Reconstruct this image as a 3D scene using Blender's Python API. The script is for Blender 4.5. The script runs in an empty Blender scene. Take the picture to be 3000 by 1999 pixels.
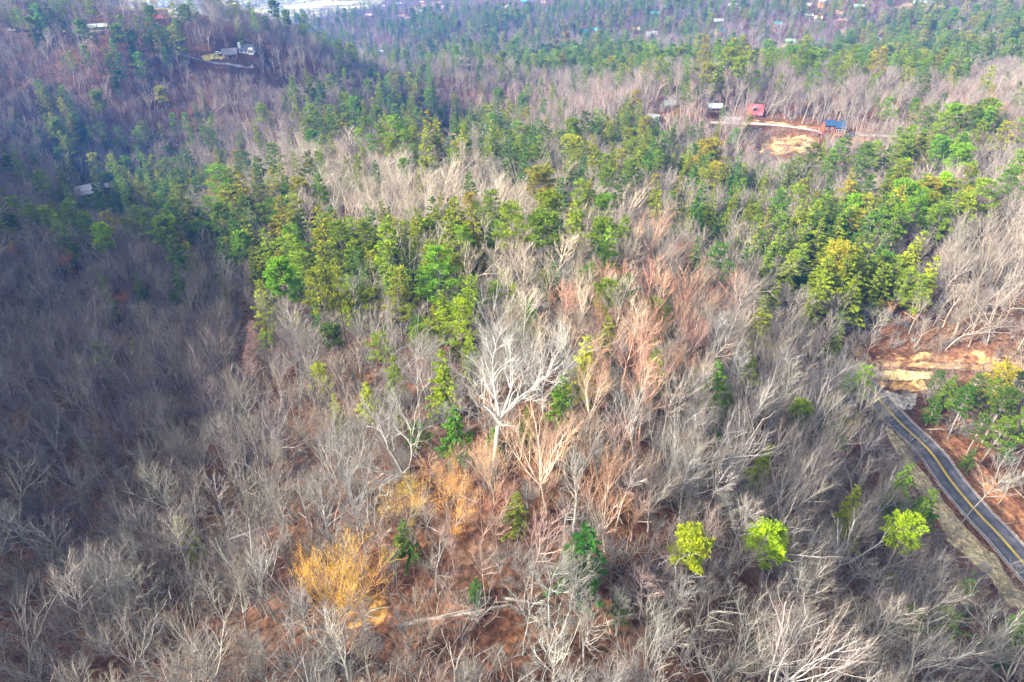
import bpy, math, random
import numpy as np
from mathutils import Vector, Matrix

# ------------------------------------------------------------------ camera, world, sun, exposure
scene = bpy.context.scene
COL = scene.collection
CAM_Z = 120.0
PITCH = math.radians(37.3)          # below the horizon
FPX = 2000.0                        # focal length in pixels of a 3000 px wide frame
cd = bpy.data.cameras.new("camera"); cam = bpy.data.objects.new("camera", cd); COL.objects.link(cam)
cd.sensor_width = 36.0; cd.lens = 36.0 * FPX / 3000.0; cd.clip_start = 0.5; cd.clip_end = 20000
cam.location = (0, 0, CAM_Z); cam.rotation_euler = (math.pi / 2 - PITCH, 0, 0)
scene.camera = cam

SUN_EL = math.radians(33.0)
SUN_DIR = Vector((-0.9, -0.3, 0)).normalized() * math.cos(SUN_EL) + Vector((0, 0, math.sin(SUN_EL)))   # towards the sun
world = bpy.data.worlds.new("World"); scene.world = world; world.use_nodes = True
wn = world.node_tree.nodes; wl = world.node_tree.links
bg = wn["Background"]; bg.inputs[1].default_value = 0.15
sky = wn.new("ShaderNodeTexSky"); sky.sky_type = 'NISHITA'; sky.sun_disc = False
sky.sun_elevation = SUN_EL; sky.sun_rotation = math.atan2(SUN_DIR.x, SUN_DIR.y)
sky.dust_density = 4.0; sky.air_density = 0.8; sky.ozone_density = 0.6
hs = wn.new("ShaderNodeHueSaturation"); hs.inputs["Saturation"].default_value = 0.36     # thin high cloud whitens the sky
wl.new(sky.outputs[0], hs.inputs["Color"]); wl.new(hs.outputs[0], bg.inputs[0])
sd = bpy.data.lights.new("sun", 'SUN'); sd.energy = 4.2; sd.angle = math.radians(3.0); sd.color = (1.0, 0.90, 0.74)
sun = bpy.data.objects.new("sun", sd); COL.objects.link(sun)
sun.rotation_euler = SUN_DIR.to_track_quat('Z', 'Y').to_euler(); sun.location = (0, 0, 400)
scene.view_settings.view_transform = 'Standard'; scene.view_settings.look = 'None'
scene.view_settings.exposure = 1.98; scene.view_settings.gamma = 1.0; scene.view_settings.use_curve_mapping = False
cy = scene.cycles
cy.max_bounces = 2; cy.diffuse_bounces = 2; cy.glossy_bounces = 1; cy.transmission_bounces = 2; cy.volume_bounces = 0; cy.transparent_max_bounces = 4
cy.use_denoising = True; cy.caustics_reflective = False; cy.caustics_refractive = False

# ------------------------------------------------------------------ terrain: heights surveyed at points of the view, smoothed into one field
SP, CP = math.sin(PITCH), math.cos(PITCH)
def cam_ray(u, v):
    """world direction per metre of depth of a point of the 3000 x 1999 frame"""
    xn = (np.asarray(u, float) - 1500.0) / FPX; yn = (999.5 - np.asarray(v, float)) / FPX
    return np.stack([xn, CP + SP * yn, -SP + CP * yn], -1)
def project(x, y, z):
    zz = z - CAM_Z
    d = y * CP - zz * SP
    up = y * SP + zz * CP
    d = np.maximum(d, 1e-3)
    return 1500.0 + FPX * x / d, 999.5 - FPX * up / d, d
SURVEY = [  # u, v, metres below the camera
 (1500,1999,72),(1450,1700,70),(1500,1350,67),(1550,920,80),(1350,700,97),(1100,560,111),(1050,485,124),(1310,440,184),(900,400,182),
 (740,1000,103),(300,1300,97),(0,1999,82),(0,1500,95),(0,1000,112),(400,800,120),(600,680,148),(250,600,168),(0,700,134),
 (0,400,145),(0,200,125),(0,100,112),(300,300,138),(300,120,113),(500,420,164),(700,160,127),(600,280,140),(900,300,146),(900,180,135),(1250,200,156),(1200,330,190),
 (1400,280,194),(1500,200,206),(1300,100,232),(1000,60,250),(1480,30,252),(1700,100,215),(2000,150,205),(1800,230,186),
 (2095,330,128),(2440,400,128),(2215,350,127),(3000,350,120),(2700,380,121),(1600,400,150),(1750,330,141),(2500,265,162),(3000,230,153),
 (2200,200,194),(2700,100,176),(3000,100,163),(3000,0,160),(2700,20,166),(2450,50,180),(2000,0,205),
 (2200,445,138),(2400,600,130),(2000,600,130),(2350,800,116),(2600,900,114),(2700,1080,119),(2560,1160,118),(2800,1450,116),(3000,1690,115),(3000,1999,113),
 (3000,1300,112),(3000,900,100),(3000,600,112),(2700,500,121),(2000,1999,74),(2300,1900,81),(2500,1999,92),(2700,1850,104),(2000,1500,75),(2250,1500,88),(2500,1400,104),
 (2000,1100,86),(2300,1150,102),(2000,850,104),(1700,750,101),(1700,1000,82),(1700,1350,70),(1700,550,126),(1500,500,146),(1900,500,138),
 (1000,1700,75),(700,1999,77),(500,1700,85),(700,1400,89),(1000,1300,79),(1000,1000,89),(1000,800,102),(800,650,122),(800,850,110),
]
WORLD_PTS = [  # x, y, metres below the camera, outside the frame
 (-40,-120,84),(-112,-10,32),(-150,40,14),(120,-60,100),(-190,90,16),(-235,170,26),(-290,280,80),(-360,420,104),(180,40,112),(240,120,104),(300,220,96),(380,330,108),  # high points on the left: unseen hill added to shade the left hollow
 (-420,560,112),(-520,480,110),(-600,800,215),(-300,760,215),(-100,820,225),(-900,1300,300),(-400,1500,318),(200,1500,262),(700,1200,165),(800,700,140),(1200,1500,150),(600,1700,215),
 (-1400,900,250),(1300,800,120),(-700,200,80),(700,200,90),(0,-500,100),(-900,-300,90),(900,-300,90)]
def _survey_xyz():
    p = []
    for u, v, D in SURVEY:
        r = cam_ray(u, v); d = D / -r[2]
        p.append((r[0] * d, r[1] * d, CAM_Z - D))
    for x, y, D in WORLD_PTS: p.append((x, y, CAM_Z - D))
    return np.array(p)
_S = _survey_xyz()
def _tps(r2): return np.where(r2 > 1e-9, 0.5 * r2 * np.log(np.maximum(r2, 1e-9)), 0.0)
_sx, _sy = _S[:, 0] / 100, _S[:, 1] / 100
_n = len(_S)
_A = np.zeros((_n + 3, _n + 3))
_A[:_n, :_n] = _tps((_sx[:, None] - _sx) ** 2 + (_sy[:, None] - _sy) ** 2) + np.eye(_n) * 0.05
_P = np.stack([np.ones(_n), _sx, _sy], 1); _A[:_n, _n:] = _P; _A[_n:, :_n] = _P.T
_W = np.linalg.solve(_A, np.concatenate([_S[:, 2], np.zeros(3)]))
def _hash(ix, iy, s):
    h = (ix.astype(np.int64) * 374761393 + iy.astype(np.int64) * 668265263 + s * 974711) & 0x7fffffff
    h = ((h ^ (h >> 13)) * 1274126177) & 0x7fffffff
    return ((h ^ (h >> 16)) & 0xffff) / 65535.0
def vnoise(x, y, s=0):
    ix, iy = np.floor(x), np.floor(y); fx, fy = x - ix, y - iy
    fx = fx * fx * (3 - 2 * fx); fy = fy * fy * (3 - 2 * fy)
    a, b = _hash(ix, iy, s), _hash(ix + 1, iy, s); c, d = _hash(ix, iy + 1, s), _hash(ix + 1, iy + 1, s)
    return (a + (b - a) * fx) * (1 - fy) + (c + (d - c) * fx) * fy - 0.5
def base_h(x, y):
    x = np.asarray(x, float); y = np.asarray(y, float)
    shp = x.shape; xf, yf = x.ravel(), y.ravel(); out = np.empty(xf.size)
    for i in range(0, xf.size, 20000):
        xs, ys = xf[i:i + 20000] / 100, yf[i:i + 20000] / 100
        r2 = (xs[:, None] - _sx) ** 2 + (ys[:, None] - _sy) ** 2
        out[i:i + 20000] = _tps(r2) @ _W[:_n] + _W[_n] + _W[_n + 1] * xs + _W[_n + 2] * ys
    far = np.clip((np.hypot(xf, yf - 300) - 1500) / 900, 0, 1)
    far = far * far * (3 - 2 * far)
    out = out * (1 - far) + far * (-190 + 120 * vnoise(xf / 700, yf / 700, 5) + 50 * vnoise(xf / 260, yf / 260, 6))
    mid = np.clip((np.hypot(xf, yf) - 250) / 400, 0, 1)
    out += 2.4 * vnoise(xf / 27, yf / 27, 1) + 1.0 * vnoise(xf / 9, yf / 9, 2) + mid * 14 * vnoise(xf / 110, yf / 110, 3)
    return out.reshape(shp)
def hit(u, v, lift=0.0, hfun=None):
    """ground point seen at a point of the frame (lift: the point seen is that far above the ground)"""
    hfun = hfun or height
    r = cam_ray(u, v); t = np.linspace(20, 3200, 1600)
    p = r[None, :] * t[:, None]
    g = hfun(p[:, 0], p[:, 1]) + lift
    k = np.argmax(p[:, 2] + CAM_Z < g)
    if k == 0: k = len(t) - 1
    t2 = np.linspace(t[k - 1], t[k], 40); p = r[None, :] * t2[:, None]
    g = hfun(p[:, 0], p[:, 1]) + lift
    k = int(np.argmax(p[:, 2] + CAM_Z < g))
    x, y = p[k, 0], p[k, 1]
    return float(x), float(y), float(g[k] - lift)
# roads and graded pads are cut into the field
def smooth_path(pts, step):
    pts = np.array(pts, float); P = []
    q = np.vstack([2 * pts[0] - pts[1], pts, 2 * pts[-1] - pts[-2]])
    for i in range(1, len(q) - 2):
        for t in np.linspace(0, 1, 24, endpoint=False):
            a, b, c, d = q[i - 1], q[i], q[i + 1], q[i + 2]
            P.append(0.5 * (2 * b + (c - a) * t + (2 * a - 5 * b + 4 * c - d) * t * t + (3 * b - a - 3 * c + d) * t ** 3))
    P.append(pts[-1]); P = np.array(P)
    s = np.concatenate([[0], np.cumsum(np.linalg.norm(np.diff(P, axis=0), axis=1))])
    n = max(3, int(s[-1] / step)); si = np.linspace(0, s[-1], n)
    return np.stack([np.interp(si, s, P[:, k]) for k in range(P.shape[1])], 1)
def frame_path(uv, step, soften=9):
    xyz = np.array([hit(u, v, 0, base_h) for u, v in uv])
    p = smooth_path(xyz[:, :2], step)
    z = base_h(p[:, 0], p[:, 1])
    k = np.ones(soften * 2 + 1) / (soften * 2 + 1)
    z = np.convolve(np.pad(z, soften, mode='edge'), k, mode='valid')
    return np.column_stack([p, z])
ROADS = {}
ROADS['main'] = (frame_path([(2330,1128),(2420,1118),(2500,1128),(2545,1155),(2574,1183),(2637,1238),(2722,1323),(2786,1408),(2863,1500),(2926,1564),(3000,1649),(3120,1800),(3300,2050)], 1.5, 12), 3.05, 4.0)
ROADS['track'] = (frame_path([(2480,1010),(2560,1066),(2640,1074),(2740,1076),(2850,1075),(3000,1085),(3150,1090)], 1.5), 2.6, 3.0)
ROADS['ridge'] = (frame_path([(2080,362),(2150,362),(2215,364),(2290,370),(2350,378),(2420,388),(2480,397),(2560,400),(2680,402),(2800,406)], 2.0), 2.4, 3.0)
ROADS['valley'] = (frame_path([(1322,395),(1306,418),(1298,445),(1306,468),(1330,484)], 2.0), 2.4, 3.0)
ROADS['house'] = (frame_path([(520,150),(560,170),(600,178),(650,190),(700,200),(745,206)], 2.0), 2.2, 3.0)
PADS = []   # x, y, z, radius flat, radius blended
def height(x, y):
    x = np.asarray(x, float); y = np.asarray(y, float)
    z = base_h(x, y).ravel(); xf, yf = x.ravel(), y.ravel()
    for p, hw, bl in ROADS.values():
        m = (xf > p[:, 0].min() - 12) & (xf < p[:, 0].max() + 12) & (yf > p[:, 1].min() - 12) & (yf < p[:, 1].max() + 12)
        if not m.any(): continue
        ii = np.nonzero(m)[0]
        d2 = (xf[ii, None] - p[None, :, 0]) ** 2 + (yf[ii, None] - p[None, :, 1]) ** 2
        k = d2.argmin(1); d = np.sqrt(d2[np.arange(len(ii)), k])
        w = 1 - np.clip((d - hw - 1.0) / bl, 0, 1); w = w * w * (3 - 2 * w)
        z[ii] = z[ii] * (1 - w) + p[k, 2] * w
    for px, py, pz, r0, r1 in PADS:
        d = np.hypot(xf - px, yf - py); m = d < r1
        w = 1 - np.clip((d[m] - r0) / (r1 - r0), 0, 1); w = w * w * (3 - 2 * w)
        z[m] = z[m] * (1 - w) + pz * w
    return z.reshape(x.shape)
def road_dist(x, y):
    """metres beyond the edge of the nearest road"""
    best = np.full(np.shape(x), 1e9)
    for p, hw, bl in ROADS.values():
        d = np.sqrt(((np.asarray(x)[..., None] - p[:, 0]) ** 2 + (np.asarray(y)[..., None] - p[:, 1]) ** 2).min(-1)) - hw
        best = np.minimum(best, d)
    return best

# ------------------------------------------------------------------ helpers and materials
def tag(o, label=None, category=None, group=None, kind=None):
    if label: o["label"] = label
    if category: o["category"] = category
    if group: o["group"] = group
    if kind: o["kind"] = kind
    return o
def empty(name, loc=(0, 0, 0), rz=0.0):
    o = bpy.data.objects.new(name, None); COL.objects.link(o)
    o.location = loc; o.rotation_euler = (0, 0, rz); o.empty_display_size = 0.5
    return o
def mesh_np(name, V, faces, mats=(), smooth=False, mat_idx=None):
    """faces: list of int arrays (n,k)"""
    me = bpy.data.meshes.new(name)
    V = np.asarray(V, np.float32).reshape(-1, 3)
    faces = [np.asarray(f, np.int32) for f in faces if len(f)]
    nl = sum(f.size for f in faces); nf = sum(len(f) for f in faces)
    me.vertices.add(len(V)); me.vertices.foreach_set("co", V.ravel())
    me.loops.add(nl); me.loops.foreach_set("vertex_index", np.concatenate([f.ravel() for f in faces]))
    tot = np.concatenate([np.full(len(f), f.shape[1], np.int32) for f in faces])
    st = np.concatenate([[0], np.cumsum(tot)[:-1]]).astype(np.int32)
    me.polygons.add(nf); me.polygons.foreach_set("loop_start", st); me.polygons.foreach_set("loop_total", tot)
    if smooth: me.polygons.foreach_set("use_smooth", np.ones(nf, bool))
    for m in mats: me.materials.append(m)
    if mat_idx is not None: me.polygons.foreach_set("material_index", np.asarray(mat_idx, np.int32))
    me.update(calc_edges=True)
    return me
def obj(name, me, parent=None):
    o = bpy.data.objects.new(name, me); COL.objects.link(o)
    if parent is not None: o.parent = parent
    return o
class MB:
    """collects boxes, prisms and tubes of one part"""
    def __init__(s): s.v = []; s.f = []
    def add(s, vs, fs):
        b = len(s.v); s.v += [tuple(map(float, q)) for q in vs]; s.f += [tuple(i + b for i in f) for f in fs]; return s
    def box(s, c, d, rz=0.0):
        cx, cy_, cz = c; a, b, h = d[0] / 2, d[1] / 2, d[2] / 2; co, si = math.cos(rz), math.sin(rz)
        vs = []
        for z in (-h, h):
            for x, y in ((-a, -b), (a, -b), (a, b), (-a, b)): vs.append((cx + x * co - y * si, cy_ + x * si + y * co, cz + z))
        return s.add(vs, [(3, 2, 1, 0), (4, 5, 6, 7), (0, 1, 5, 4), (1, 2, 6, 5), (2, 3, 7, 6), (3, 0, 4, 7)])
    def extrude(s, poly, off):
        """closed solid: polygon of 3d points swept by a vector"""
        n = len(poly); off = Vector(off)
        vs = [Vector(p) for p in poly] + [Vector(p) + off for p in poly]
        fs = [tuple(range(n))[::-1], tuple(range(n, 2 * n))] + [(i, (i + 1) % n, (i + 1) % n + n, i + n) for i in range(n)]
        return s.add(vs, fs)
    def bar(s, p, q, r, k=6, r2=None):
        p, q = Vector(p), Vector(q); d = (q - p).normalized(); r2 = r if r2 is None else r2
        a = d.orthogonal().normalized(); b = d.cross(a); vs = []
        for pt, rr in ((p, r), (q, r2)):
            for i in range(k):
                t = 2 * math.pi * i / k; vs.append(pt + (a * math.cos(t) + b * math.sin(t)) * rr)
        return s.add(vs, [(i, (i + 1) % k, (i + 1) % k + k, i + k) for i in range(k)] + [tuple(range(k))[::-1], tuple(range(k, 2 * k))])
    def build(s, name, mat, parent=None, smooth=False):
        me = bpy.data.meshes.new(name); me.from_pydata(s.v, [], s.f); me.materials.append(mat)
        if smooth: me.polygons.foreach_set("use_smooth", np.ones(len(me.polygons), bool))
        me.update(); return obj(name, me, parent)

def new_mat(name):
    m = bpy.data.materials.new(name); m.use_nodes = True
    nt = m.node_tree; return m, nt.nodes, nt.links, nt.nodes["Principled BSDF"]
def ramp(nodes, stops, interp='LINEAR'):
    r = nodes.new("ShaderNodeValToRGB"); e = r.color_ramp; e.interpolation = interp
    while len(e.elements) < len(stops): e.elements.new(0.5)
    for el, (p, c) in zip(e.elements, stops): el.position = p; el.color = (*c, 1)
    return r
_pm = {}
def paint(col, rough=0.7, metal=0.0, spec=0.3, vary=0.18, scale=1.3):
    """a plain surface with a little wear"""
    key = (tuple(round(c, 3) for c in col), rough, metal)
    if key in _pm: return _pm[key]
    m, n, l, b = new_mat("surface"); t = n.new("ShaderNodeTexCoord"); z = n.new("ShaderNodeTexNoise")
    z.inputs["Scale"].default_value = scale; z.inputs["Detail"].default_value = 5; l.new(t.outputs["Object"], z.inputs["Vector"])
    r = ramp(n, [(0.3, tuple(c * (1 - vary) for c in col)), (0.7, tuple(min(1, c * (1 + vary * 0.6)) for c in col))])
    l.new(z.outputs["Fac"], r.inputs[0]); l.new(r.outputs[0], b.inputs["Base Color"])
    b.inputs["Roughness"].default_value = rough; b.inputs["Metallic"].default_value = metal; b.inputs["Specular IOR Level"].default_value = spec
    _pm[key] = m; return m
def tint_node(n):
    a = n.new("ShaderNodeAttribute"); a.attribute_type = 'INSTANCER'; a.attribute_name = "tint"; return a
def bark_material(gain=1.0):
    m, n, l, b = new_mat("bark"); a = tint_node(n); t = n.new("ShaderNodeTexCoord")
    z = n.new("ShaderNodeTexNoise"); z.inputs["Scale"].default_value = 1.1; z.inputs["Detail"].default_value = 4; l.new(t.outputs["Object"], z.inputs["Vector"])
    r = ramp(n, [(p_, tuple(k * gain for k in c_)) for p_, c_ in [(0.32, (0.62, 0.60, 0.60)), (0.55, (1.0, 1.0, 1.0)), (0.72, (1.25, 1.26, 1.18))]]); l.new(z.outputs["Fac"], r.inputs[0])
    x = n.new("ShaderNodeMix"); x.data_type = 'RGBA'; x.blend_type = 'MULTIPLY'; x.inputs["Factor"].default_value = 1
    l.new(a.outputs["Color"], x.inputs["A"]); l.new(r.outputs[0], x.inputs["B"]); l.new(x.outputs["Result"], b.inputs["Base Color"])
    b.inputs["Roughness"].default_value = 0.9; b.inputs["Specular IOR Level"].default_value = 0.15
    return m
def leaf_material():
    m, n, l, b = new_mat("foliage"); a = tint_node(n); t = n.new("ShaderNodeTexCoord")
    z = n.new("ShaderNodeTexNoise"); z.inputs["Scale"].default_value = 0.8; z.inputs["Detail"].default_value = 4; l.new(t.outputs["Object"], z.inputs["Vector"])
    r = ramp(n, [(0.3, (0.55, 0.66, 0.6)), (0.5, (1.0, 1.0, 1.0)), (0.7, (1.5, 1.32, 0.85))]); l.new(z.outputs["Fac"], r.inputs[0])
    x = n.new("ShaderNodeMix"); x.data_type = 'RGBA'; x.blend_type = 'MULTIPLY'; x.inputs["Factor"].default_value = 1
    l.new(a.outputs["Color"], x.inputs["A"]); l.new(r.outputs[0], x.inputs["B"])
    l.new(x.outputs["Result"], b.inputs["Base Color"]); b.inputs["Roughness"].default_value = 0.65; b.inputs["Specular IOR Level"].default_value = 0.2
    tr = n.new("ShaderNodeBsdfTranslucent"); l.new(x.outputs["Result"], tr.inputs["Color"])
    mx = n.new("ShaderNodeMixShader"); mx.inputs[0].default_value = 0.28; l.new(b.outputs[0], mx.inputs[1]); l.new(tr.outputs[0], mx.inputs[2])
    l.new(mx.outputs[0], n["Material Output"].inputs["Surface"]); return m
BARK = bark_material(); PALEBARK = bark_material(1.2); LEAF = leaf_material(); DARKBARK = paint((0.15, 0.125, 0.115), 0.9, vary=0.35)

def soil_layer(n, l, t, stops, scale, fine, stops2=None):
    z = n.new("ShaderNodeTexNoise"); z.inputs["Scale"].default_value = scale; z.inputs["Detail"].default_value = 8; z.inputs["Roughness"].default_value = 0.65
    l.new(t.outputs["Object"], z.inputs["Vector"]); r = ramp(n, stops); l.new(z.outputs["Fac"], r.inputs[0]); out = r.outputs[0]
    v = n.new("ShaderNodeTexVoronoi"); v.inputs["Scale"].default_value = fine; l.new(t.outputs["Object"], v.inputs["Vector"])
    w = n.new("ShaderNodeTexNoise"); w.inputs["Scale"].default_value = fine * 0.37; w.inputs["Detail"].default_value = 6; l.new(t.outputs["Object"], w.inputs["Vector"])
    r2 = ramp(n, stops2 or [(0.32, (0.5, 0.5, 0.52)), (0.5, (0.95, 0.95, 0.95)), (0.66, (1.6, 1.55, 1.45))]); l.new(w.outputs["Fac"], r2.inputs[0])
    ov = n.new("ShaderNodeMix"); ov.data_type = 'RGBA'; ov.blend_type = 'OVERLAY'; ov.inputs["Factor"].default_value = 0.45
    x = n.new("ShaderNodeMix"); x.data_type = 'RGBA'; x.blend_type = 'MULTIPLY'; x.inputs["Factor"].default_value = 1
    l.new(out, x.inputs["A"]); l.new(r2.outputs[0], x.inputs["B"])
    sep = n.new("ShaderNodeRGBToBW"); l.new(v.outputs["Color"], sep.inputs[0])
    l.new(x.outputs["Result"], ov.inputs["A"]); l.new(sep.outputs[0], ov.inputs["B"])
    return ov.outputs["Result"], w.outputs["Fac"]
LITTER_STOPS = [(0.3, (0.034, 0.021, 0.016)), (0.45, (0.110, 0.052, 0.028)), (0.6, (0.07, 0.040, 0.026)), (0.75, (0.16, 0.088, 0.046))]
def soil_material(name, stops, scale, bump=0.5, fine=6.0, stops2=None, rough=0.95, blend=True):
    """soil; where the patch attribute "cover" runs out it passes into leaf litter"""
    m, n, l, b = new_mat(name); t = n.new("ShaderNodeTexCoord")
    col, hgt = soil_layer(n, l, t, stops, scale, fine, stops2)
    if blend:
        lit, _ = soil_layer(n, l, t, LITTER_STOPS, 0.045, 3.2)
        a = n.new("ShaderNodeAttribute"); a.attribute_type = 'GEOMETRY'; a.attribute_name = "cover"
        q = n.new("ShaderNodeTexNoise"); q.inputs["Scale"].default_value = 0.55; q.inputs["Detail"].default_value = 7; q.inputs["Roughness"].default_value = 0.7; l.new(t.outputs["Object"], q.inputs["Vector"])
        ad = n.new("ShaderNodeMath"); ad.operation = 'ADD'; l.new(a.outputs["Fac"], ad.inputs[0]); l.new(q.outputs["Fac"], ad.inputs[1])
        mr = n.new("ShaderNodeMapRange"); mr.interpolation_type = 'SMOOTHSTEP'; mr.inputs["From Min"].default_value = 0.82; mr.inputs["From Max"].default_value = 1.12; l.new(ad.outputs[0], mr.inputs["Value"])
        mx = n.new("ShaderNodeMix"); mx.data_type = 'RGBA'; l.new(mr.outputs[0], mx.inputs["Factor"]); l.new(lit, mx.inputs["A"]); l.new(col, mx.inputs["B"]); col = mx.outputs["Result"]
    l.new(col, b.inputs["Base Color"])
    bm = n.new("ShaderNodeBump"); bm.inputs["Strength"].default_value = bump; bm.inputs["Distance"].default_value = 0.25
    l.new(hgt, bm.inputs["Height"]); l.new(bm.outputs[0], b.inputs["Normal"])
    b.inputs["Roughness"].default_value = rough; b.inputs["Specular IOR Level"].default_value = 0.1
    return m
LITTER = soil_material("leaf_litter", LITTER_STOPS, 0.045, 0.7, 3.2, blend=False)
CLAY = soil_material("bare_clay", [(0.32, (0.12, 0.065, 0.035)), (0.5, (0.25, 0.15, 0.072)), (0.7, (0.34, 0.225, 0.115))], 0.35, 0.8, 1.4)
REDCLAY = soil_material("red_bank", [(0.32, (0.10, 0.045, 0.026)), (0.5, (0.20, 0.095, 0.048)), (0.7, (0.28, 0.16, 0.085))], 0.3, 0.8, 1.8)
STRAW = soil_material("dry_grass", [(0.3, (0.23, 0.18, 0.08)), (0.5, (0.36, 0.28, 0.13)), (0.7, (0.20, 0.20, 0.07))], 0.3, 0.6, 3.0)
GOLD = soil_material("golden_leaves", [(0.3, (0.16, 0.085, 0.03)), (0.5, (0.31, 0.17, 0.05)), (0.7, (0.40, 0.24, 0.08))], 0.35, 0.6, 3.0)
GRAVEL = soil_material("gravel", [(0.3, (0.22, 0.20, 0.175)), (0.5, (0.31, 0.285, 0.25)), (0.7, (0.40, 0.36, 0.30))], 0.6, 0.3, 5.0)
FIELD = soil_material("field", [(0.3, (0.24, 0.25, 0.07)), (0.5, (0.40, 0.36, 0.13)), (0.7, (0.46, 0.42, 0.24))], 0.02, 0.1, 0.3)
def asphalt_material():
    m, n, l, b = new_mat("asphalt"); t = n.new("ShaderNodeTexCoord"); uv = n.new("ShaderNodeUVMap"); uv.uv_map = "UVMap"
    z = n.new("ShaderNodeTexNoise"); z.inputs["Scale"].default_value = 0.5; z.inputs["Detail"].default_value = 8; l.new(t.outputs["Object"], z.inputs["Vector"])
    r = ramp(n, [(0.32, (0.032, 0.034, 0.042)), (0.5, (0.06, 0.061, 0.070)), (0.6, (0.085, 0.085, 0.095)), (0.75, (0.14, 0.13, 0.125))]); l.new(z.outputs["Fac"], r.inputs[0])
    sx = n.new("ShaderNodeSeparateXYZ"); l.new(uv.outputs[0], sx.inputs[0])
    tr = ramp(n, [(0.0, (1.35, 1.3, 1.25)), (0.10, (1.0, 1.0, 1.0)), (0.24, (1.45, 1.42, 1.42)), (0.36, (1.0, 1.0, 1.0)), (0.5, (0.8, 0.8, 0.8)), (0.62, (0.72, 0.72, 0.74)), (0.76, (1.05, 1.05, 1.05)), (0.9, (0.75, 0.75, 0.75)), (1.0, (1.2, 1.15, 1.1))])
    l.new(sx.outputs[0], tr.inputs[0])
    x = n.new("ShaderNodeMix"); x.data_type = 'RGBA'; x.blend_type = 'MULTIPLY'; x.inputs["Factor"].default_value = 1
    l.new(r.outputs[0], x.inputs["A"]); l.new(tr.outputs[0], x.inputs["B"]); l.new(x.outputs["Result"], b.inputs["Base Color"])
    b.inputs["Roughness"].default_value = 0.75; return m
ASPHALT = asphalt_material()

# ------------------------------------------------------------------ buildings' sites come first: they level the ground
# key, u, v (foot of the front wall), length, depth, wall height, roof rise, turn (degrees), wall colour, roof colour, extras, label
WHITE, CREAM, LOG, DARKLOG, BROWN, GREYW, ORANGE = (0.78, 0.77, 0.72), (0.62, 0.52, 0.38), (0.32, 0.13, 0.06), (0.10, 0.06, 0.05), (0.20, 0.12, 0.08), (0.20, 0.21, 0.23), (0.70, 0.24, 0.07)
R_RED, R_TEAL, R_GREEN, R_GREY, R_PALE, R_TAN, R_GOLD, R_ORANGE, R_PINK, R_SLATE = (0.62, 0.07, 0.05), (0.05, 0.36, 0.36), (0.22, 0.40, 0.20), (0.40, 0.42, 0.44), (0.66, 0.72, 0.70), (0.62, 0.42, 0.26), (0.78, 0.58, 0.22), (0.75, 0.33, 0.09), (0.62, 0.16, 0.22), (0.13, 0.14, 0.19)
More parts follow.
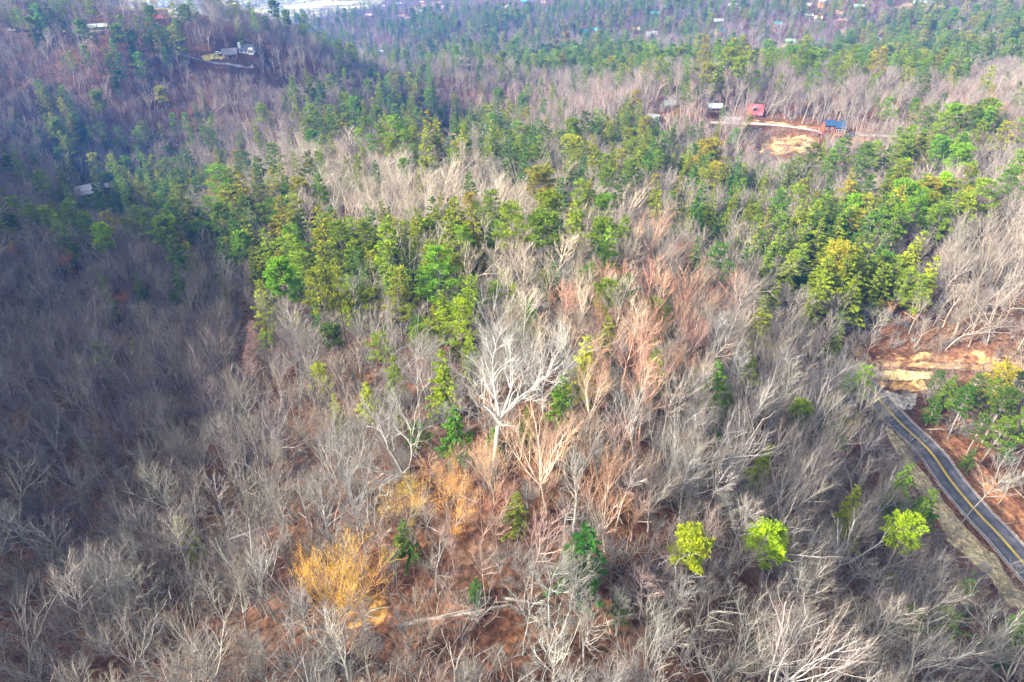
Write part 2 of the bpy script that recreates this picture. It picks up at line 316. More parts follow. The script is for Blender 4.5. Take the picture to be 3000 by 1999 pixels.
SITES = [
 (2214,342,11,9,2.6,5.6,-6,(0.07,0.10,0.14),(0.70,0.06,0.07),'dormer',"steep red roofed cabin with a round dormer and dark walls"),
 (2094,332,11,8,4.5,2.2,8,(0.06,0.06,0.07),R_PALE,'deck',"dark cabin with a pale metal roof left of the red cabin"),
 (1915,356,9,7,2.6,2.2,-15,(0.40,0.34,0.30),(0.45,0.47,0.46),'',"low house with a grey roof half hidden below the ridge trees"),
 (1962,318,9,7,3.2,2.4,12,(0.10,0.10,0.11),(0.40,0.47,0.42),'',"cabin with a grey green roof in the ridge trees"),
 (256,580,15,9,5.0,2.4,12,(0.035,0.04,0.055),(0.55,0.57,0.60),'porch',"dark house with a bare metal roof in the shaded hollow"),
 (324,566,7,7,4.5,1.6,-8,(0.10,0.14,0.14),(0.55,0.50,0.54),'',"small outbuilding with a pinkish metal roof beside the hollow house"),
 (722,158,15,7.5,4.6,3.6,-6,WHITE,R_SLATE,'chimney',"white house with a slate roof and white chimney on the hillside"),
 (670,162,14,8,2.8,2.6,6,(0.50,0.50,0.48),(0.16,0.16,0.20),'porch',"long low wing with a white porch left of the white house"),
 (82,92,12,8,2.6,3.8,-4,(0.12,0.09,0.09),(0.70,0.10,0.06),'',"house with a bright red roof on the ridge at the upper left"),
 (283,88,17,8,2.8,2.0,6,(0.16,0.18,0.13),(0.62,0.72,0.58),'',"long low house with a pale green roof among ridge pines"),
 (462,64,8,6,3.0,2.6,10,(0.45,0.30,0.24),(0.75,0.12,0.07),'',"tiny red roofed barn beyond the ridge near the bright fields"),
 (906,72,17,9,3.0,2.6,0,(0.34,0.28,0.20),(0.66,0.50,0.26),'',"long tan roofed house far off below the valley fields"),
 (1112,158,13,8,3.2,2.4,-6,(0.60,0.62,0.62),(0.72,0.76,0.80),'',"white metal roofed house behind the bare trees of the middle ridge"),
 (1221,176,12,8,3.0,2.0,4,(0.22,0.26,0.26),(0.30,0.42,0.42),'',"grey green shed roofed cabin beside the tall middle pines"),
 (1716,188,14,8,3.4,2.6,-8,(0.66,0.66,0.66),(0.52,0.54,0.60),'',"pale house at the foot of the far pine grove"),
 (1079,50,14,9,3.2,2.6,0,(0.46,0.40,0.40),(0.72,0.56,0.52),'',"far house with a pinkish roof right of the valley fields"),
 (1167,16,17,10,5.0,3.4,15,(0.14,0.14,0.24),(0.62,0.72,0.72),'',"far dark chalet with a pale roof near the top edge"),
 (1122,22,10,8,3.5,2.4,5,(0.40,0.40,0.50),(0.80,0.82,0.84),'',"tiny far white roofed house left of the dark chalet"),
 (1177,55,13,9,5.0,3.0,-10,(0.20,0.13,0.16),(0.82,0.48,0.16),'',"far cabin with an orange roof, lowest of the far cluster"),
 (1196,60,13,9,4.0,2.6,4,(0.22,0.18,0.24),(0.70,0.42,0.34),'',"far cabin with a salmon roof in the middle of the cluster"),
 (1216,52,13,9,6.5,3.0,-4,(0.18,0.24,0.36),(0.52,0.58,0.66),'',"tall far cabin with a grey blue roof, stepped in the cluster"),
 (1230,46,14,10,9.0,3.0,6,(0.06,0.16,0.32),(0.62,0.70,0.76),'',"tallest blue far cabin with a pale roof, right of the cluster"),
 (1236,14,14,12,8.0,2.0,0,(0.66,0.16,0.08),(0.80,0.72,0.62),'',"far red box shaped lodge on a tan bank at the top"),
 (1299,26,12,9,4.5,3.2,40,(0.20,0.14,0.18),(0.74,0.58,0.52),'',"lone far gabled cabin right of the red lodge"),
 (1480,32,18,12,7.0,4.0,20,(0.19,0.05,0.05),(0.70,0.62,0.62),'',"dark red far log lodge with a pale gable roof"),
 (1535,10,16,10,4.5,3.0,0,(0.14,0.14,0.18),(0.05,0.52,0.48),'',"far teal roofed cabin at the top edge, middle"),
 (1556,12,13,10,6.0,4.0,35,(0.12,0.07,0.08),(0.36,0.24,0.24),'',"far brown gabled cabin next to the teal roofed one"),
 (1592,10,13,10,8.0,2.4,0,(0.60,0.40,0.16),(0.50,0.34,0.20),'',"far tall yellow timber house at the top edge"),
 (1610,38,18,10,4.0,2.6,-4,(0.50,0.52,0.54),(0.04,0.46,0.42),'',"far white house with a teal roof below the yellow house"),
 (1711,104,13,9,6.0,4.0,20,(0.10,0.05,0.06),(0.10,0.42,0.42),'deck',"left one of two dark gabled cabins with teal roofs"),
 (1743,98,13,9,5.5,4.0,-15,(0.11,0.06,0.07),(0.12,0.40,0.40),'deck',"right one of two dark gabled cabins with teal roofs"),
 (1863,98,14,10,6.0,3.4,10,(0.22,0.09,0.06),(0.78,0.42,0.14),'deck',"brown cabin with an orange roof at the pale retaining wall"),
 (1920,46,15,10,3.6,2.8,0,(0.10,0.12,0.13),(0.04,0.48,0.44),'',"far teal roofed cabin below the white gabled one"),
 (1947,32,15,11,6.5,4.2,25,(0.16,0.10,0.12),(0.70,0.72,0.76),'',"far brown lodge with a white gable on the upper slope"),
 (2146,20,15,9,3.0,2.2,0,(0.36,0.38,0.44),(0.70,0.74,0.80),'',"far low house with a pale grey roof, upper right slope"),
 (2176,30,12,8,2.6,2.0,0,(0.46,0.36,0.26),(0.60,0.54,0.44),'',"small far tan house beside the low pale roofed house"),
 (2290,5,14,9,4.0,2.6,0,(0.24,0.05,0.05),(0.03,0.44,0.46),'',"far cabin with a bright teal roof and red base at the top"),
 (2305,32,14,9,6.0,2.6,0,(0.10,0.07,0.11),(0.80,0.12,0.08),'deck',"far cabin with a bright red roof on the right slope"),
 (2361,28,13,9,7.0,2.6,-4,(0.17,0.12,0.13),(0.84,0.66,0.34),'deck',"tall far dark cabin with a cream yellow roof"),
 (2410,22,12,10,9.0,2.0,6,(0.72,0.26,0.07),(0.44,0.56,0.66),'',"tall far orange house with a grey blue roof"),
 (2371,54,13,9,4.0,2.4,5,(0.17,0.12,0.13),(0.52,0.54,0.56),'',"far brown cabin with a grey roof among pines"),
 (2398,64,12,9,5.0,3.0,-12,(0.30,0.24,0.27),(0.84,0.64,0.26),'',"far cabin with a golden roof left of the clearing"),
 (2462,48,13,10,4.0,4.0,-14,(0.10,0.10,0.20),(0.84,0.50,0.18),'deck',"far cabin with an orange roof and wide deck on a tan clearing"),
 (2455,68,14,7,2.8,1.6,0,(0.16,0.06,0.07),(0.40,0.10,0.10),'',"low dark red shed just below the tan clearing"),
 (2279,80,13,9,5.0,2.8,0,(0.26,0.10,0.08),(0.03,0.44,0.48),'deck',"brown cabin with a teal roof, lower on the right slope"),
 (2107,104,13,10,6.5,4.0,20,(0.80,0.22,0.05),(0.10,0.44,0.42),'',"bright orange cabin with a teal roof in the far woods"),
 (2106,68,17,9,3.0,3.2,8,(0.20,0.18,0.26),(0.72,0.76,0.76),'',"far house with a white roof above the orange cabin"),
 (2316,130,16,10,4.5,2.6,0,(0.07,0.07,0.07),(0.32,0.52,0.22),'deck',"dark cabin with a grass green roof beside a sandy cut"),
 (2401,128,12,9,5.0,2.2,0,(0.10,0.09,0.16),(0.16,0.14,0.22),'',"plain dark hut right of the green roofed cabin"),
 (2571,122,17,9,3.0,2.4,-6,(0.30,0.28,0.28),(0.36,0.50,0.46),'',"house with a sea green roof on the right hillside"),
 (2518,24,16,9,2.6,2.2,0,(0.16,0.20,0.16),(0.42,0.72,0.46),'',"far house with a mint green roof on the right hillside"),
 (2713,14,32,16,6.0,3.0,0,(0.52,0.58,0.52),(0.30,0.46,0.46),'deck',"large pale building on a bare yellow clearing, top right"),
 (2195,168,15,9,3.2,3.0,0,(0.10,0.07,0.16),(0.66,0.10,0.20),'',"cabin with a crimson roof below the far slope"),
 (2208,218,15,8,2.6,1.8,4,(0.40,0.30,0.28),(0.68,0.52,0.42),'',"long low house with a tan roof behind the spur crest"),
 (2266,222,9,9,4.0,6.0,0,(0.30,0.20,0.22),(0.26,0.06,0.07),'',"narrow dark red steep gabled cabin behind the spur crest"),
]
def muted(c, f): m = sum(c) / 3; return tuple((m + (k - m) * .8) * f for k in c)
SITES = [(*q[:2], *(k * (0.66 if q[0] > 900 else 0.82 if q[1] > 400 else 0.66) for k in q[2:6]), q[6], q[7], muted(q[8], (.5 if q[0] < 1130 else .6) if q[1] < 240 else (.5 if min(q[8]) > .3 else .85)), *q[9:]) for q in SITES]
for s in SITES:
    x, y, z = hit(s[0], s[1], 0, base_h)
    PADS.append((x, y + s[3] * 0.5, z, max(s[2], s[3]) * 0.62, max(s[2], s[3]) * 1.15))
CABIN = hit(2440, 412, 0, base_h)

# ------------------------------------------------------------------ ground
def warped_axis(a, b, centre, fine, grow, n):
    """coordinates from a to b, closely spaced round centre"""
    L, R = [centre], [centre]; s = fine
    while R[-1] < b: R.append(R[-1] + s + max(0.0, abs(R[-1] - centre) - n) * grow)
    while L[-1] > a: L.append(L[-1] - s - max(0.0, abs(L[-1] - centre) - n) * grow)
    return np.array(sorted(set(L[1:] + R)))
gx = warped_axis(-6000, 6000, 30, 2.2, 0.030, 210)
gy = warped_axis(-1500, 9000, 150, 2.2, 0.022, 190)
GX, GY = np.meshgrid(gx, gy); GZ = height(GX, GY)
nx, ny = len(gx), len(gy); I = np.arange(nx * ny).reshape(ny, nx)
Q = np.stack([I[:-1, :-1], I[:-1, 1:], I[1:, 1:], I[1:, :-1]], -1).reshape(-1, 4)
ground = obj("ground", mesh_np("ground", np.stack([GX, GY, GZ], -1), [Q], [LITTER], True)); tag(ground, kind="structure")
def ground_z(x, y):
    """height of the built ground sheet (bilinear in its own grid)"""
    x = np.asarray(x, float); y = np.asarray(y, float)
    i = np.clip(np.searchsorted(gx, x) - 1, 0, nx - 2); j = np.clip(np.searchsorted(gy, y) - 1, 0, ny - 2)
    fx = (x - gx[i]) / (gx[i + 1] - gx[i]); fy = (y - gy[j]) / (gy[j + 1] - gy[j])
    return (GZ[j, i] * (1 - fx) + GZ[j, i + 1] * fx) * (1 - fy) + (GZ[j + 1, i] * (1 - fx) + GZ[j + 1, i + 1] * fx) * fy

def set_cover_early(me, val):
    a = me.attributes.new("cover", 'FLOAT', 'POINT'); a.data.foreach_set("value", np.asarray(val, np.float32).ravel())
def ribbon(name, p, o0, o1, lift, mat, across=2, drape=True, soft=1e9):
    """a strip along a path from offset o0 to o1 (right is positive)"""
    t = np.gradient(p[:, :2], axis=0); t /= np.linalg.norm(t, axis=1)[:, None]
    nrm = np.stack([t[:, 1], -t[:, 0]], 1)
    k = np.linspace(0, 1, across); off = o0 + (o1 - o0) * k
    xy = p[:, None, :2] + nrm[:, None, :] * off[None, :, None]
    z = (np.maximum(ground_z(xy[..., 0], xy[..., 1]), 0 * xy[..., 0] - 1e9) if drape else np.repeat(p[:, 2:3], across, 1)) + lift
    V = np.concatenate([xy, z[..., None]], -1); m = len(p)
    J = np.arange(m * across).reshape(m, across)
    F = np.stack([J[:-1, :-1], J[:-1, 1:], J[1:, 1:], J[1:, :-1]], -1).reshape(-1, 4)
    me = mesh_np(name, V, [F], [mat], True)
    uv = me.uv_layers.new(name="UVMap"); vi = np.empty(len(me.loops), np.int32); me.loops.foreach_get("vertex_index", vi)
    UV = np.stack([np.tile(k, m), np.repeat(np.arange(m) * 1.0, across)], 1)
    uv.data.foreach_set("uv", UV[vi].astype(np.float32).ravel())
    kk = np.minimum(k, 1 - k) * 2; set_cover_early(me, np.tile(np.clip(kk * soft, 0, 1), m))
    return obj(name, me)
def inside(poly, u, v):
    c = np.zeros(np.shape(u), bool); n = len(poly)
    for i in range(n):
        (x1, y1), (x2, y2) = poly[i], poly[i - 1]
        c ^= ((y1 > v) != (y2 > v)) & (u < (x2 - x1) * (v - y1) / (y2 - y1 + 1e-12) + x1)
    return c
CLEAR = []   # world outlines where no tree grows: (outline, share of trees kept)
def edge_dist(out, X, Y):
    d = np.full(X.shape, 1e9); n = len(out)
    for i in range(n):
        a, b = out[i - 1], out[i]; e = b - a; t = np.clip(((X - a[0]) * e[0] + (Y - a[1]) * e[1]) / (e @ e + 1e-9), 0, 1)
        d = np.minimum(d, np.hypot(X - a[0] - t * e[0], Y - a[1] - t * e[1]))
    return d
def set_cover(me, val):
    a = me.attributes.new("cover", 'FLOAT', 'POINT'); a.data.foreach_set("value", np.asarray(val, np.float32).ravel())
def patch(name, uv, mat, lift=0.10, cell=0.7, ragged=1.2, bumps=0.0, keep=0.0, kind="structure", seed=0, broken=0.0):
    """a patch of bare or grassy ground; its cover thins out towards the edge and where it is broken"""
    out = np.array([hit(u, v)[:2] for u, v in uv]); CLEAR.append((out, keep)); g = ragged * 1.8 + 0.5
    xs = np.arange(out[:, 0].min() - g - cell, out[:, 0].max() + g + cell, cell); ys = np.arange(out[:, 1].min() - g - cell, out[:, 1].max() + g + cell, cell)
    X, Y = np.meshgrid(xs, ys); sd = edge_dist(out, X, Y) * np.where(inside([tuple(q) for q in out], X, Y), 1, -1)
    sd = sd + ragged * (1.6 * vnoise(X / 5, Y / 5, 11 + seed) + 0.9 * vnoise(X / 1.7, Y / 1.7, 12 + seed))
    cov = np.clip((sd + ragged * .4) / (ragged * 1.6), 0, 1) - broken * np.clip(.9 + 2.2 * vnoise(X / 4.3, Y / 4.3, 51 + seed), 0, 2)
    ins = sd > -ragged * 1.2; cc = np.clip(cov, 0, 1)
    Z = ground_z(X, Y) + lift * (.4 + .6 * cc) + cc * bumps * (np.abs(vnoise(X / 2.2, Y / 2.2, 21 + seed)) * 1.6 + 0.6 * np.abs(vnoise(X / 0.9, Y / 0.9, 22 + seed)))
    J = np.arange(X.size).reshape(X.shape)
    q = ins[:-1, :-1] & ins[1:, 1:] & ins[:-1, 1:] & ins[1:, :-1]
    F = np.stack([J[:-1, :-1][q], J[:-1, 1:][q], J[1:, 1:][q], J[1:, :-1][q]], -1)
    if not len(F): print("EMPTY PATCH", name); return None
    V = np.stack([X, Y, Z], -1).reshape(-1, 3); used = np.unique(F); mp = np.full(len(V), -1); mp[used] = np.arange(len(used))
    me = mesh_np(name, V[used], [mp[F]], [mat], True); set_cover(me, cc.ravel()[used])
    o = obj(name, me); tag(o, kind=kind); return o

main, hw, _ = ROADS['main']
def drop_line(p): return p
road = ribbon("road", main, -hw, hw, 0.16, ASPHALT, 9, False); tag(road, kind="structure")
YELLOW = paint((0.62, 0.44, 0.04), 0.7, vary=0.3); WPAINT = paint((0.62, 0.62, 0.58), 0.7, vary=0.3)
for k, o0 in enumerate((-0.24, 0.06)):
    ribbon("centre_line", main, o0, o0 + 0.18, 0.166, YELLOW, 2, False).parent = road
for k, o0 in enumerate((-hw + 0.10, hw - 0.20)):
    ribbon("edge_line", main, o0, o0 + 0.10, 0.164, WPAINT, 2, False).parent = road
SHO = soil_material("shoulder", [(0.3, (0.17, 0.12, 0.08)), (0.5, (0.30, 0.24, 0.18)), (0.7, (0.40, 0.35, 0.28))], 0.6, 0.3, 5.0)
for nm, a, b, m in (("shoulder", -hw - 0.6, -hw - 0.02, SHO), ("shoulder", hw + 0.02, hw + 0.5, SHO)):
    tag(ribbon(nm, main, a, b, 0.10, m, 3, False), kind="structure")
tag(ribbon("dirt_track", ROADS['track'][0], -2.6, 2.6, 0.12, CLAY, 11, True, 1.2), kind="structure")
tag(ribbon("gravel_drive", ROADS['ridge'][0], -2.2, 2.2, 0.16, GRAVEL, 9, True, 2.2), kind="structure")
tag(ribbon("valley_road", ROADS['valley'][0], -2.6, 2.6, 0.2, soil_material("worn_asphalt", [(0.3,(0.13,0.14,0.17)),(0.7,(0.22,0.23,0.27))],0.5,0.1,3.0), 9, True, 2.5), kind="structure")
tag(ribbon("hillside_drive", ROADS['house'][0], -1.5, 1.5, 0.2, soil_material("pale_drive", [(0.3,(0.14,0.145,0.16)),(0.7,(0.23,0.235,0.25))],0.3,0.1,3.0), 9, True, 1.7), kind="structure")
# bare and grassy ground
patch("concrete_apron", [(2572,1150),(2592,1140),(2690,1150),(2684,1185),(2668,1200),(2648,1208),(2622,1196)], soil_material("worn_concrete", [(0.3,(0.26,0.25,0.24)),(0.5,(0.36,0.32,0.26)),(0.7,(0.44,0.34,0.20))],0.12,0.3,3.0), 0.13, 0.4, 0.8)
patch("clay_bank", [(2570,1118),(2600,1112),(2660,1122),(2700,1118),(2716,1130),(2715,1148),(2640,1150),(2575,1142)], soil_material("yellow_clay", [(0.35,(0.15,0.085,0.04)),(0.5,(0.34,0.205,0.085)),(0.7,(0.40,0.27,0.13))],0.4,0.8,2.0), 0.15, 0.4, 1.0, 1.9, seed=1, broken=0.2)
patch("dry_grass_slope", [(2560,1085),(2640,1082),(2740,1084),(2735,1120),(2600,1116),(2565,1122)], STRAW, 0.1, 0.6, 1.0, 0.2, seed=2, broken=0.2)
patch("red_bank", [(2660,1212),(2690,1212),(2760,1300),(2840,1390),(2900,1470),(2990,1580),(3060,1640),(3060,1560),(2960,1450),(2880,1360),(2800,1270),(2720,1190)], REDCLAY, 0.12, 0.6, 0.8, 0.45, 0.15, seed=3, broken=0.28)
patch("dirt_bank", [(2540,1062),(2600,1058),(2700,1064),(2820,1068),(3060,1075),(3060,1030),(2900,1030),(2780,1040),(2700,1030),(2600,1028),(2550,1040)], soil_material("mixed_clay", [(0.35,(0.09,0.045,0.03)),(0.5,(0.17,0.085,0.045)),(0.6,(0.34,0.20,0.085)),(0.75,(0.36,0.24,0.12))],0.3,0.8,2.0), 0.12, 0.6, 1.8, 1.2, 0.3, seed=4, broken=0.42)
patch("dirt_clearing", [(2860,1062),(2900,1030),(2960,1030),(3060,1050),(3060,1130),(2990,1120),(2930,1100),(2880,1088)], CLAY, 0.16, 0.6, 1.2, 0.3, 0.1, seed=5, broken=0.22)
patch("road_verge", [(2592,1245),(2640,1285),(2700,1370),(2760,1450),(2820,1530),(2900,1615),(3010,1740),(3060,1810),(2960,1790),(2860,1670),(2780,1590),(2700,1450),(2640,1360),(2590,1290)], soil_material("verge", [(0.3,(0.2,0.17,0.08)),(0.5,(0.36,0.28,0.15)),(0.7,(0.42,0.34,0.2))],0.35,0.6,3.0), 0.09, 0.6, 1.2, 0.2, 0.25, seed=6, broken=0.25)
patch("cleared_slope", [(2212,440),(2230,412),(2290,398),(2330,392),(2380,400),(2404,412),(2402,440),(2330,452),(2300,462),(2240,460),(2205,452)], soil_material("rubbly_clay", [(0.38,(0.08,0.045,0.03)),(0.48,(0.22,0.125,0.06)),(0.56,(0.38,0.235,0.10)),(0.75,(0.36,0.25,0.13))],0.3,1.0,0.9), 0.2, 0.7, 1.8, 1.4, 0.12, seed=7, broken=0.3)
patch("road_cut", [(2190,352),(2260,356),(2320,366),(2405,376),(2410,384),(2350,374),(2290,366),(2215,359)], soil_material("orange_cut", [(0.35,(0.34,0.17,0.09)),(0.5,(0.55,0.27,0.12)),(0.7,(0.72,0.42,0.18))],0.3,0.8,1.2), 0.25, 0.8, 0.8, 0.5, 0.2, seed=8, broken=0.3)
patch("cabin_yard", [(2478,405),(2520,400),(2545,410),(2520,440),(2490,445),(2470,430)], REDCLAY, 0.15, 0.8, 0.8, 0.2, 0.1, seed=9, broken=0.3)
patch("golden_clearing", [(1000,1700),(1060,1690),(1130,1730),(1160,1780),(1130,1830),(1060,1850),(1010,1830),(985,1760)], GOLD, 0.08, 0.35, 2.0, 0.1, 0.5, seed=10, broken=0.6)
patch("footpath", [(722,930),(752,935),(770,1010),(752,1060),(742,1110),(720,1130),(706,1075),(716,1010)], soil_material("path_earth", [(0.3,(0.24,0.13,0.09)),(0.7,(0.38,0.23,0.17))],0.4,0.4,3.0), 0.08, 0.5, 0.8, 0.0, 0.03, seed=13, broken=0.15)
patch("rust_hollow", [(390,690),(470,680),(540,680),(560,700),(500,720),(400,712)], soil_material("rust_leaves", [(0.3,(0.24,0.09,0.05)),(0.7,(0.42,0.18,0.10))],0.3,0.5,2.5), 0.1, 0.9, 1.6, 0.0, 0.35, seed=14, broken=0.4)
patch("hill_clearing", [(2610,24),(2640,14),(2690,8),(2770,6),(2780,14),(2760,30),(2700,36),(2640,36)], CLAY, 0.4, 2.0, 3.0, 1.0, 0.03, seed=15, broken=0.2)
patch("cabin_clearing", [(2440,58),(2480,52),(2486,60),(2455,64)], CLAY, 0.4, 2.0, 2.0, 0.5, 0.0, seed=16)
patch("sandy_cut", [(2282,136),(2300,128),(2330,132),(2345,138),(2300,142)], soil_material("sand_cut", [(0.3,(0.5,0.35,0.25)),(0.7,(0.72,0.58,0.44))],0.2,0.4,0.8), 0.4, 1.5, 2.0, 0.5, 0.1, seed=17)
patch("tan_bank", [(1205,22),(1235,14),(1275,6),(1300,4),(1290,14),(1240,24),(1215,30)], CLAY, 0.5, 3.0, 3.0, 1.0, 0.1, seed=18)
patch("ridge_lawn", [(140,94),(200,88),(270,86),(320,92),(260,98),(180,98)], STRAW, 0.25, 1.2, 1.5, 0.0, 0.15, seed=19, broken=0.3)
patch("house_lawn", [(588,172),(640,160),(700,164),(640,176),(600,180)], soil_material("lawn", [(0.3,(0.34,0.28,0.08)),(0.7,(0.52,0.42,0.12))],0.3,0.3,2.0), 0.25, 1.0, 1.0, 0.0, 0.2, seed=20)
# the open valley floor far beyond the left ridge
patch("valley_floor", [(330,30),(430,62),(560,70),(700,66),(860,58),(980,46),(1100,24),(1130,-10),(900,-30),(500,-30),(330,-10)], soil_material("pasture", [(0.3,(0.13,0.13,0.06)),(0.5,(0.20,0.19,0.09)),(0.7,(0.28,0.25,0.13))],0.012,0.1,0.2), 0.5, 14.0, 12.0, 0.0, 0.14, seed=39)
FIELDS = [[(430,34),(470,26),(520,18),(560,20),(520,32),(460,40)], [(560,10),(640,4),(700,6),(760,2),(700,16),(600,20)], [(640,30),(720,22),(820,30),(760,42),(660,42)],
 [(800,16),(900,8),(1000,4),(1080,2),(1030,16),(920,26),(840,26)], [(820,40),(900,34),(960,36),(900,46),(830,48)], [(180,14),(260,6),(330,10),(250,20)], [(520,48),(600,44),(680,48),(600,56)], [(980,26),(1060,14),(1100,16),(1040,30)], [(330,4),(420,-6),(520,-8),(430,8)], [(600,-12),(760,-18),(900,-14),(760,-4)]]
for i, f in enumerate(FIELDS): patch("field", f, FIELD, 0.8, 9.0, 8.0, 0.0, 0.05, seed=40 + i)

# ------------------------------------------------------------------ buildings
GLASS = paint((0.03, 0.035, 0.05), 0.15, spec=0.6, vary=0.05); TRIM = paint((0.60, 0.58, 0.54), 0.7); WOODDECK = paint((0.26, 0.13, 0.07), 0.8)
def gable_roof(mb, L, W, z0, rise, over=0.6, th=0.22):
    hl, hw2 = L / 2 + over, W / 2 + over; drop = rise * over / (W / 2)
    for s in (-1, 1):
        a = Vector((-hl, s * hw2, z0 - drop)); b = Vector((-hl, 0, z0 + rise)); n = Vector((0, s * rise, W / 2)).normalized() * th
        mb.extrude([a, b, b + n + Vector((0, 0, 0)), a + n], (2 * hl, 0, 0))
def windows(root, L, W, h, n, wmat=None, storeys=1, bay=1.1):
    for st in range(storeys):
        for i in range(n):
            x = -L / 2 + L * (i + 0.5) / n; z = h * (st + 0.55) / storeys
            f = MB(); yy = -W / 2 - 0.05
            for dx, dz, sx_, sz_ in ((-bay / 2, 0, 0.12, 1.5), (bay / 2, 0, 0.12, 1.5), (0, 0.7, bay + 0.12, 0.12), (0, -0.7, bay + 0.12, 0.12), (0, 0, 0.06, 1.4)):
                f.box((x + dx, yy, z + dz), (sx_, 0.12, sz_))
            w = f.build("window", TRIM, root)
            MB().box((x, yy + 0.02, z), (bay, 0.05, 1.35)).build("pane", GLASS, w)
def house(x, y, z, rz, L, W, h, rise, wall, roof, extra, label):
    root = empty("cabin" if "cabin" in label else "lodge" if "lodge" in label else "barn" if "barn" in label else "shed" if "shed" in label.split() else "house", (x, y, z), rz)
    wm, rm = paint(wall, 0.85), paint(roof, 0.45, 0.0, 0.5)
    m = MB(); pr = [(-L / 2, -W / 2, -2.5), (-L / 2, W / 2, -2.5), (-L / 2, W / 2, h), (-L / 2, 0, h + rise), (-L / 2, -W / 2, h)]
    m.extrude(pr[::-1], (L, 0, 0)); m.build("wall", wm, root)
    r = MB(); gable_roof(r, L, W, h + 0.03, rise); ro = r.build("roof", rm, root)
    MB().box((0, 0, h + rise + 0.2), (L + 1.3, 0.35, 0.14)).build("ridge_cap", rm, ro)
    st = 2 if h > 4.4 else 1
    windows(root, L, W, h, 3 if L < 14 else 4, storeys=st)
    MB().box((L * 0.33, -W / 2 - 0.06, 1.0), (0.95, 0.1, 2.05)).build("door", paint(tuple(c * 0.5 + 0.05 for c in wall), 0.6), root)
    if extra == 'chimney':
        MB().box((-L * 0.42, -W * 0.28, h + rise * 0.75), (1.5, 1.1, 4.6)).build("chimney", paint((0.78, 0.77, 0.66), 0.8), root)
        MB().box((L * 0.36, -W / 2 - 1.2, 1.9), (3.0, 2.3, 4.0)).build("porch_bay", paint(WHITE, 0.8), root)
        m = MB()
        for i in range(4): m.box((L * 0.36 - 1.2 + i * 0.8, -W / 2 - 2.37, 1.9), (0.5, 0.06, 2.2))
        m.build("bay_glass", GLASS, root)
    if extra in ('deck', 'porch'):
        d = MB(); zf = 0.2 if extra == 'porch' else h * 0.42
        d.box((0, -W / 2 - 1.35, zf), (L * 0.96, 2.4, 0.2)); d.build("deck", WOODDECK, root)
        pm_ = paint((0.66, 0.66, 0.62), 0.7) if extra == 'porch' else WOODDECK
        for i in range(4):
            px = -L * 0.46 + L * 0.92 * i / 3
            MB().box((px, -W / 2 - 2.4, (zf - 2.4) / 2 + 0.4), (0.22, 0.22, zf + 3.2)).build("post", pm_, root)
        rl = MB(); rl.box((0, -W / 2 - 2.45, zf + 1.0), (L * 0.96, 0.1, 0.12)); rl.box((0, -W / 2 - 2.45, zf + 0.5), (L * 0.96, 0.06, 0.08)); rl.build("railing", pm_, root)
        if extra == 'porch':
            pr_ = MB(); pr_.extrude([(-L * 0.5, -W / 2 - 2.9, h - 0.9), (-L * 0.5, -W / 2, h - 0.25), (-L * 0.5, -W / 2, h - 0.1), (-L * 0.5, -W / 2 - 2.9, h - 0.75)], (L, 0, 0)); pr_.build("porch_roof", rm, root)
    if extra == 'dormer':
        k = MB(); k.bar((-0.2, -W / 2 + 0.6, h + 1.7), (-0.2, -0.4, h + 1.7), 1.45, 14); dm = k.build("dormer", paint((0.34, 0.20, 0.22), 0.8), root)
        MB().bar((-0.2, -W / 2 + 0.5, h + 1.7), (-0.2, -W / 2 + 0.58, h + 1.7), 1.05, 14).build("pane", GLASS, dm)
    tag(root, label, "house" if root.name.split('.')[0] in ("house",) else root.name.split('.')[0]); return root
HOUSES = []
for s in SITES:
    x, y, z = hit(s[0], s[1], 0, base_h)
    HOUSES.append((s[0], s[1], house(x, y + s[3] * 0.5, z, math.radians(s[6]) - math.atan2(x, y) * 0.5, *s[2:6], *s[7:11])))

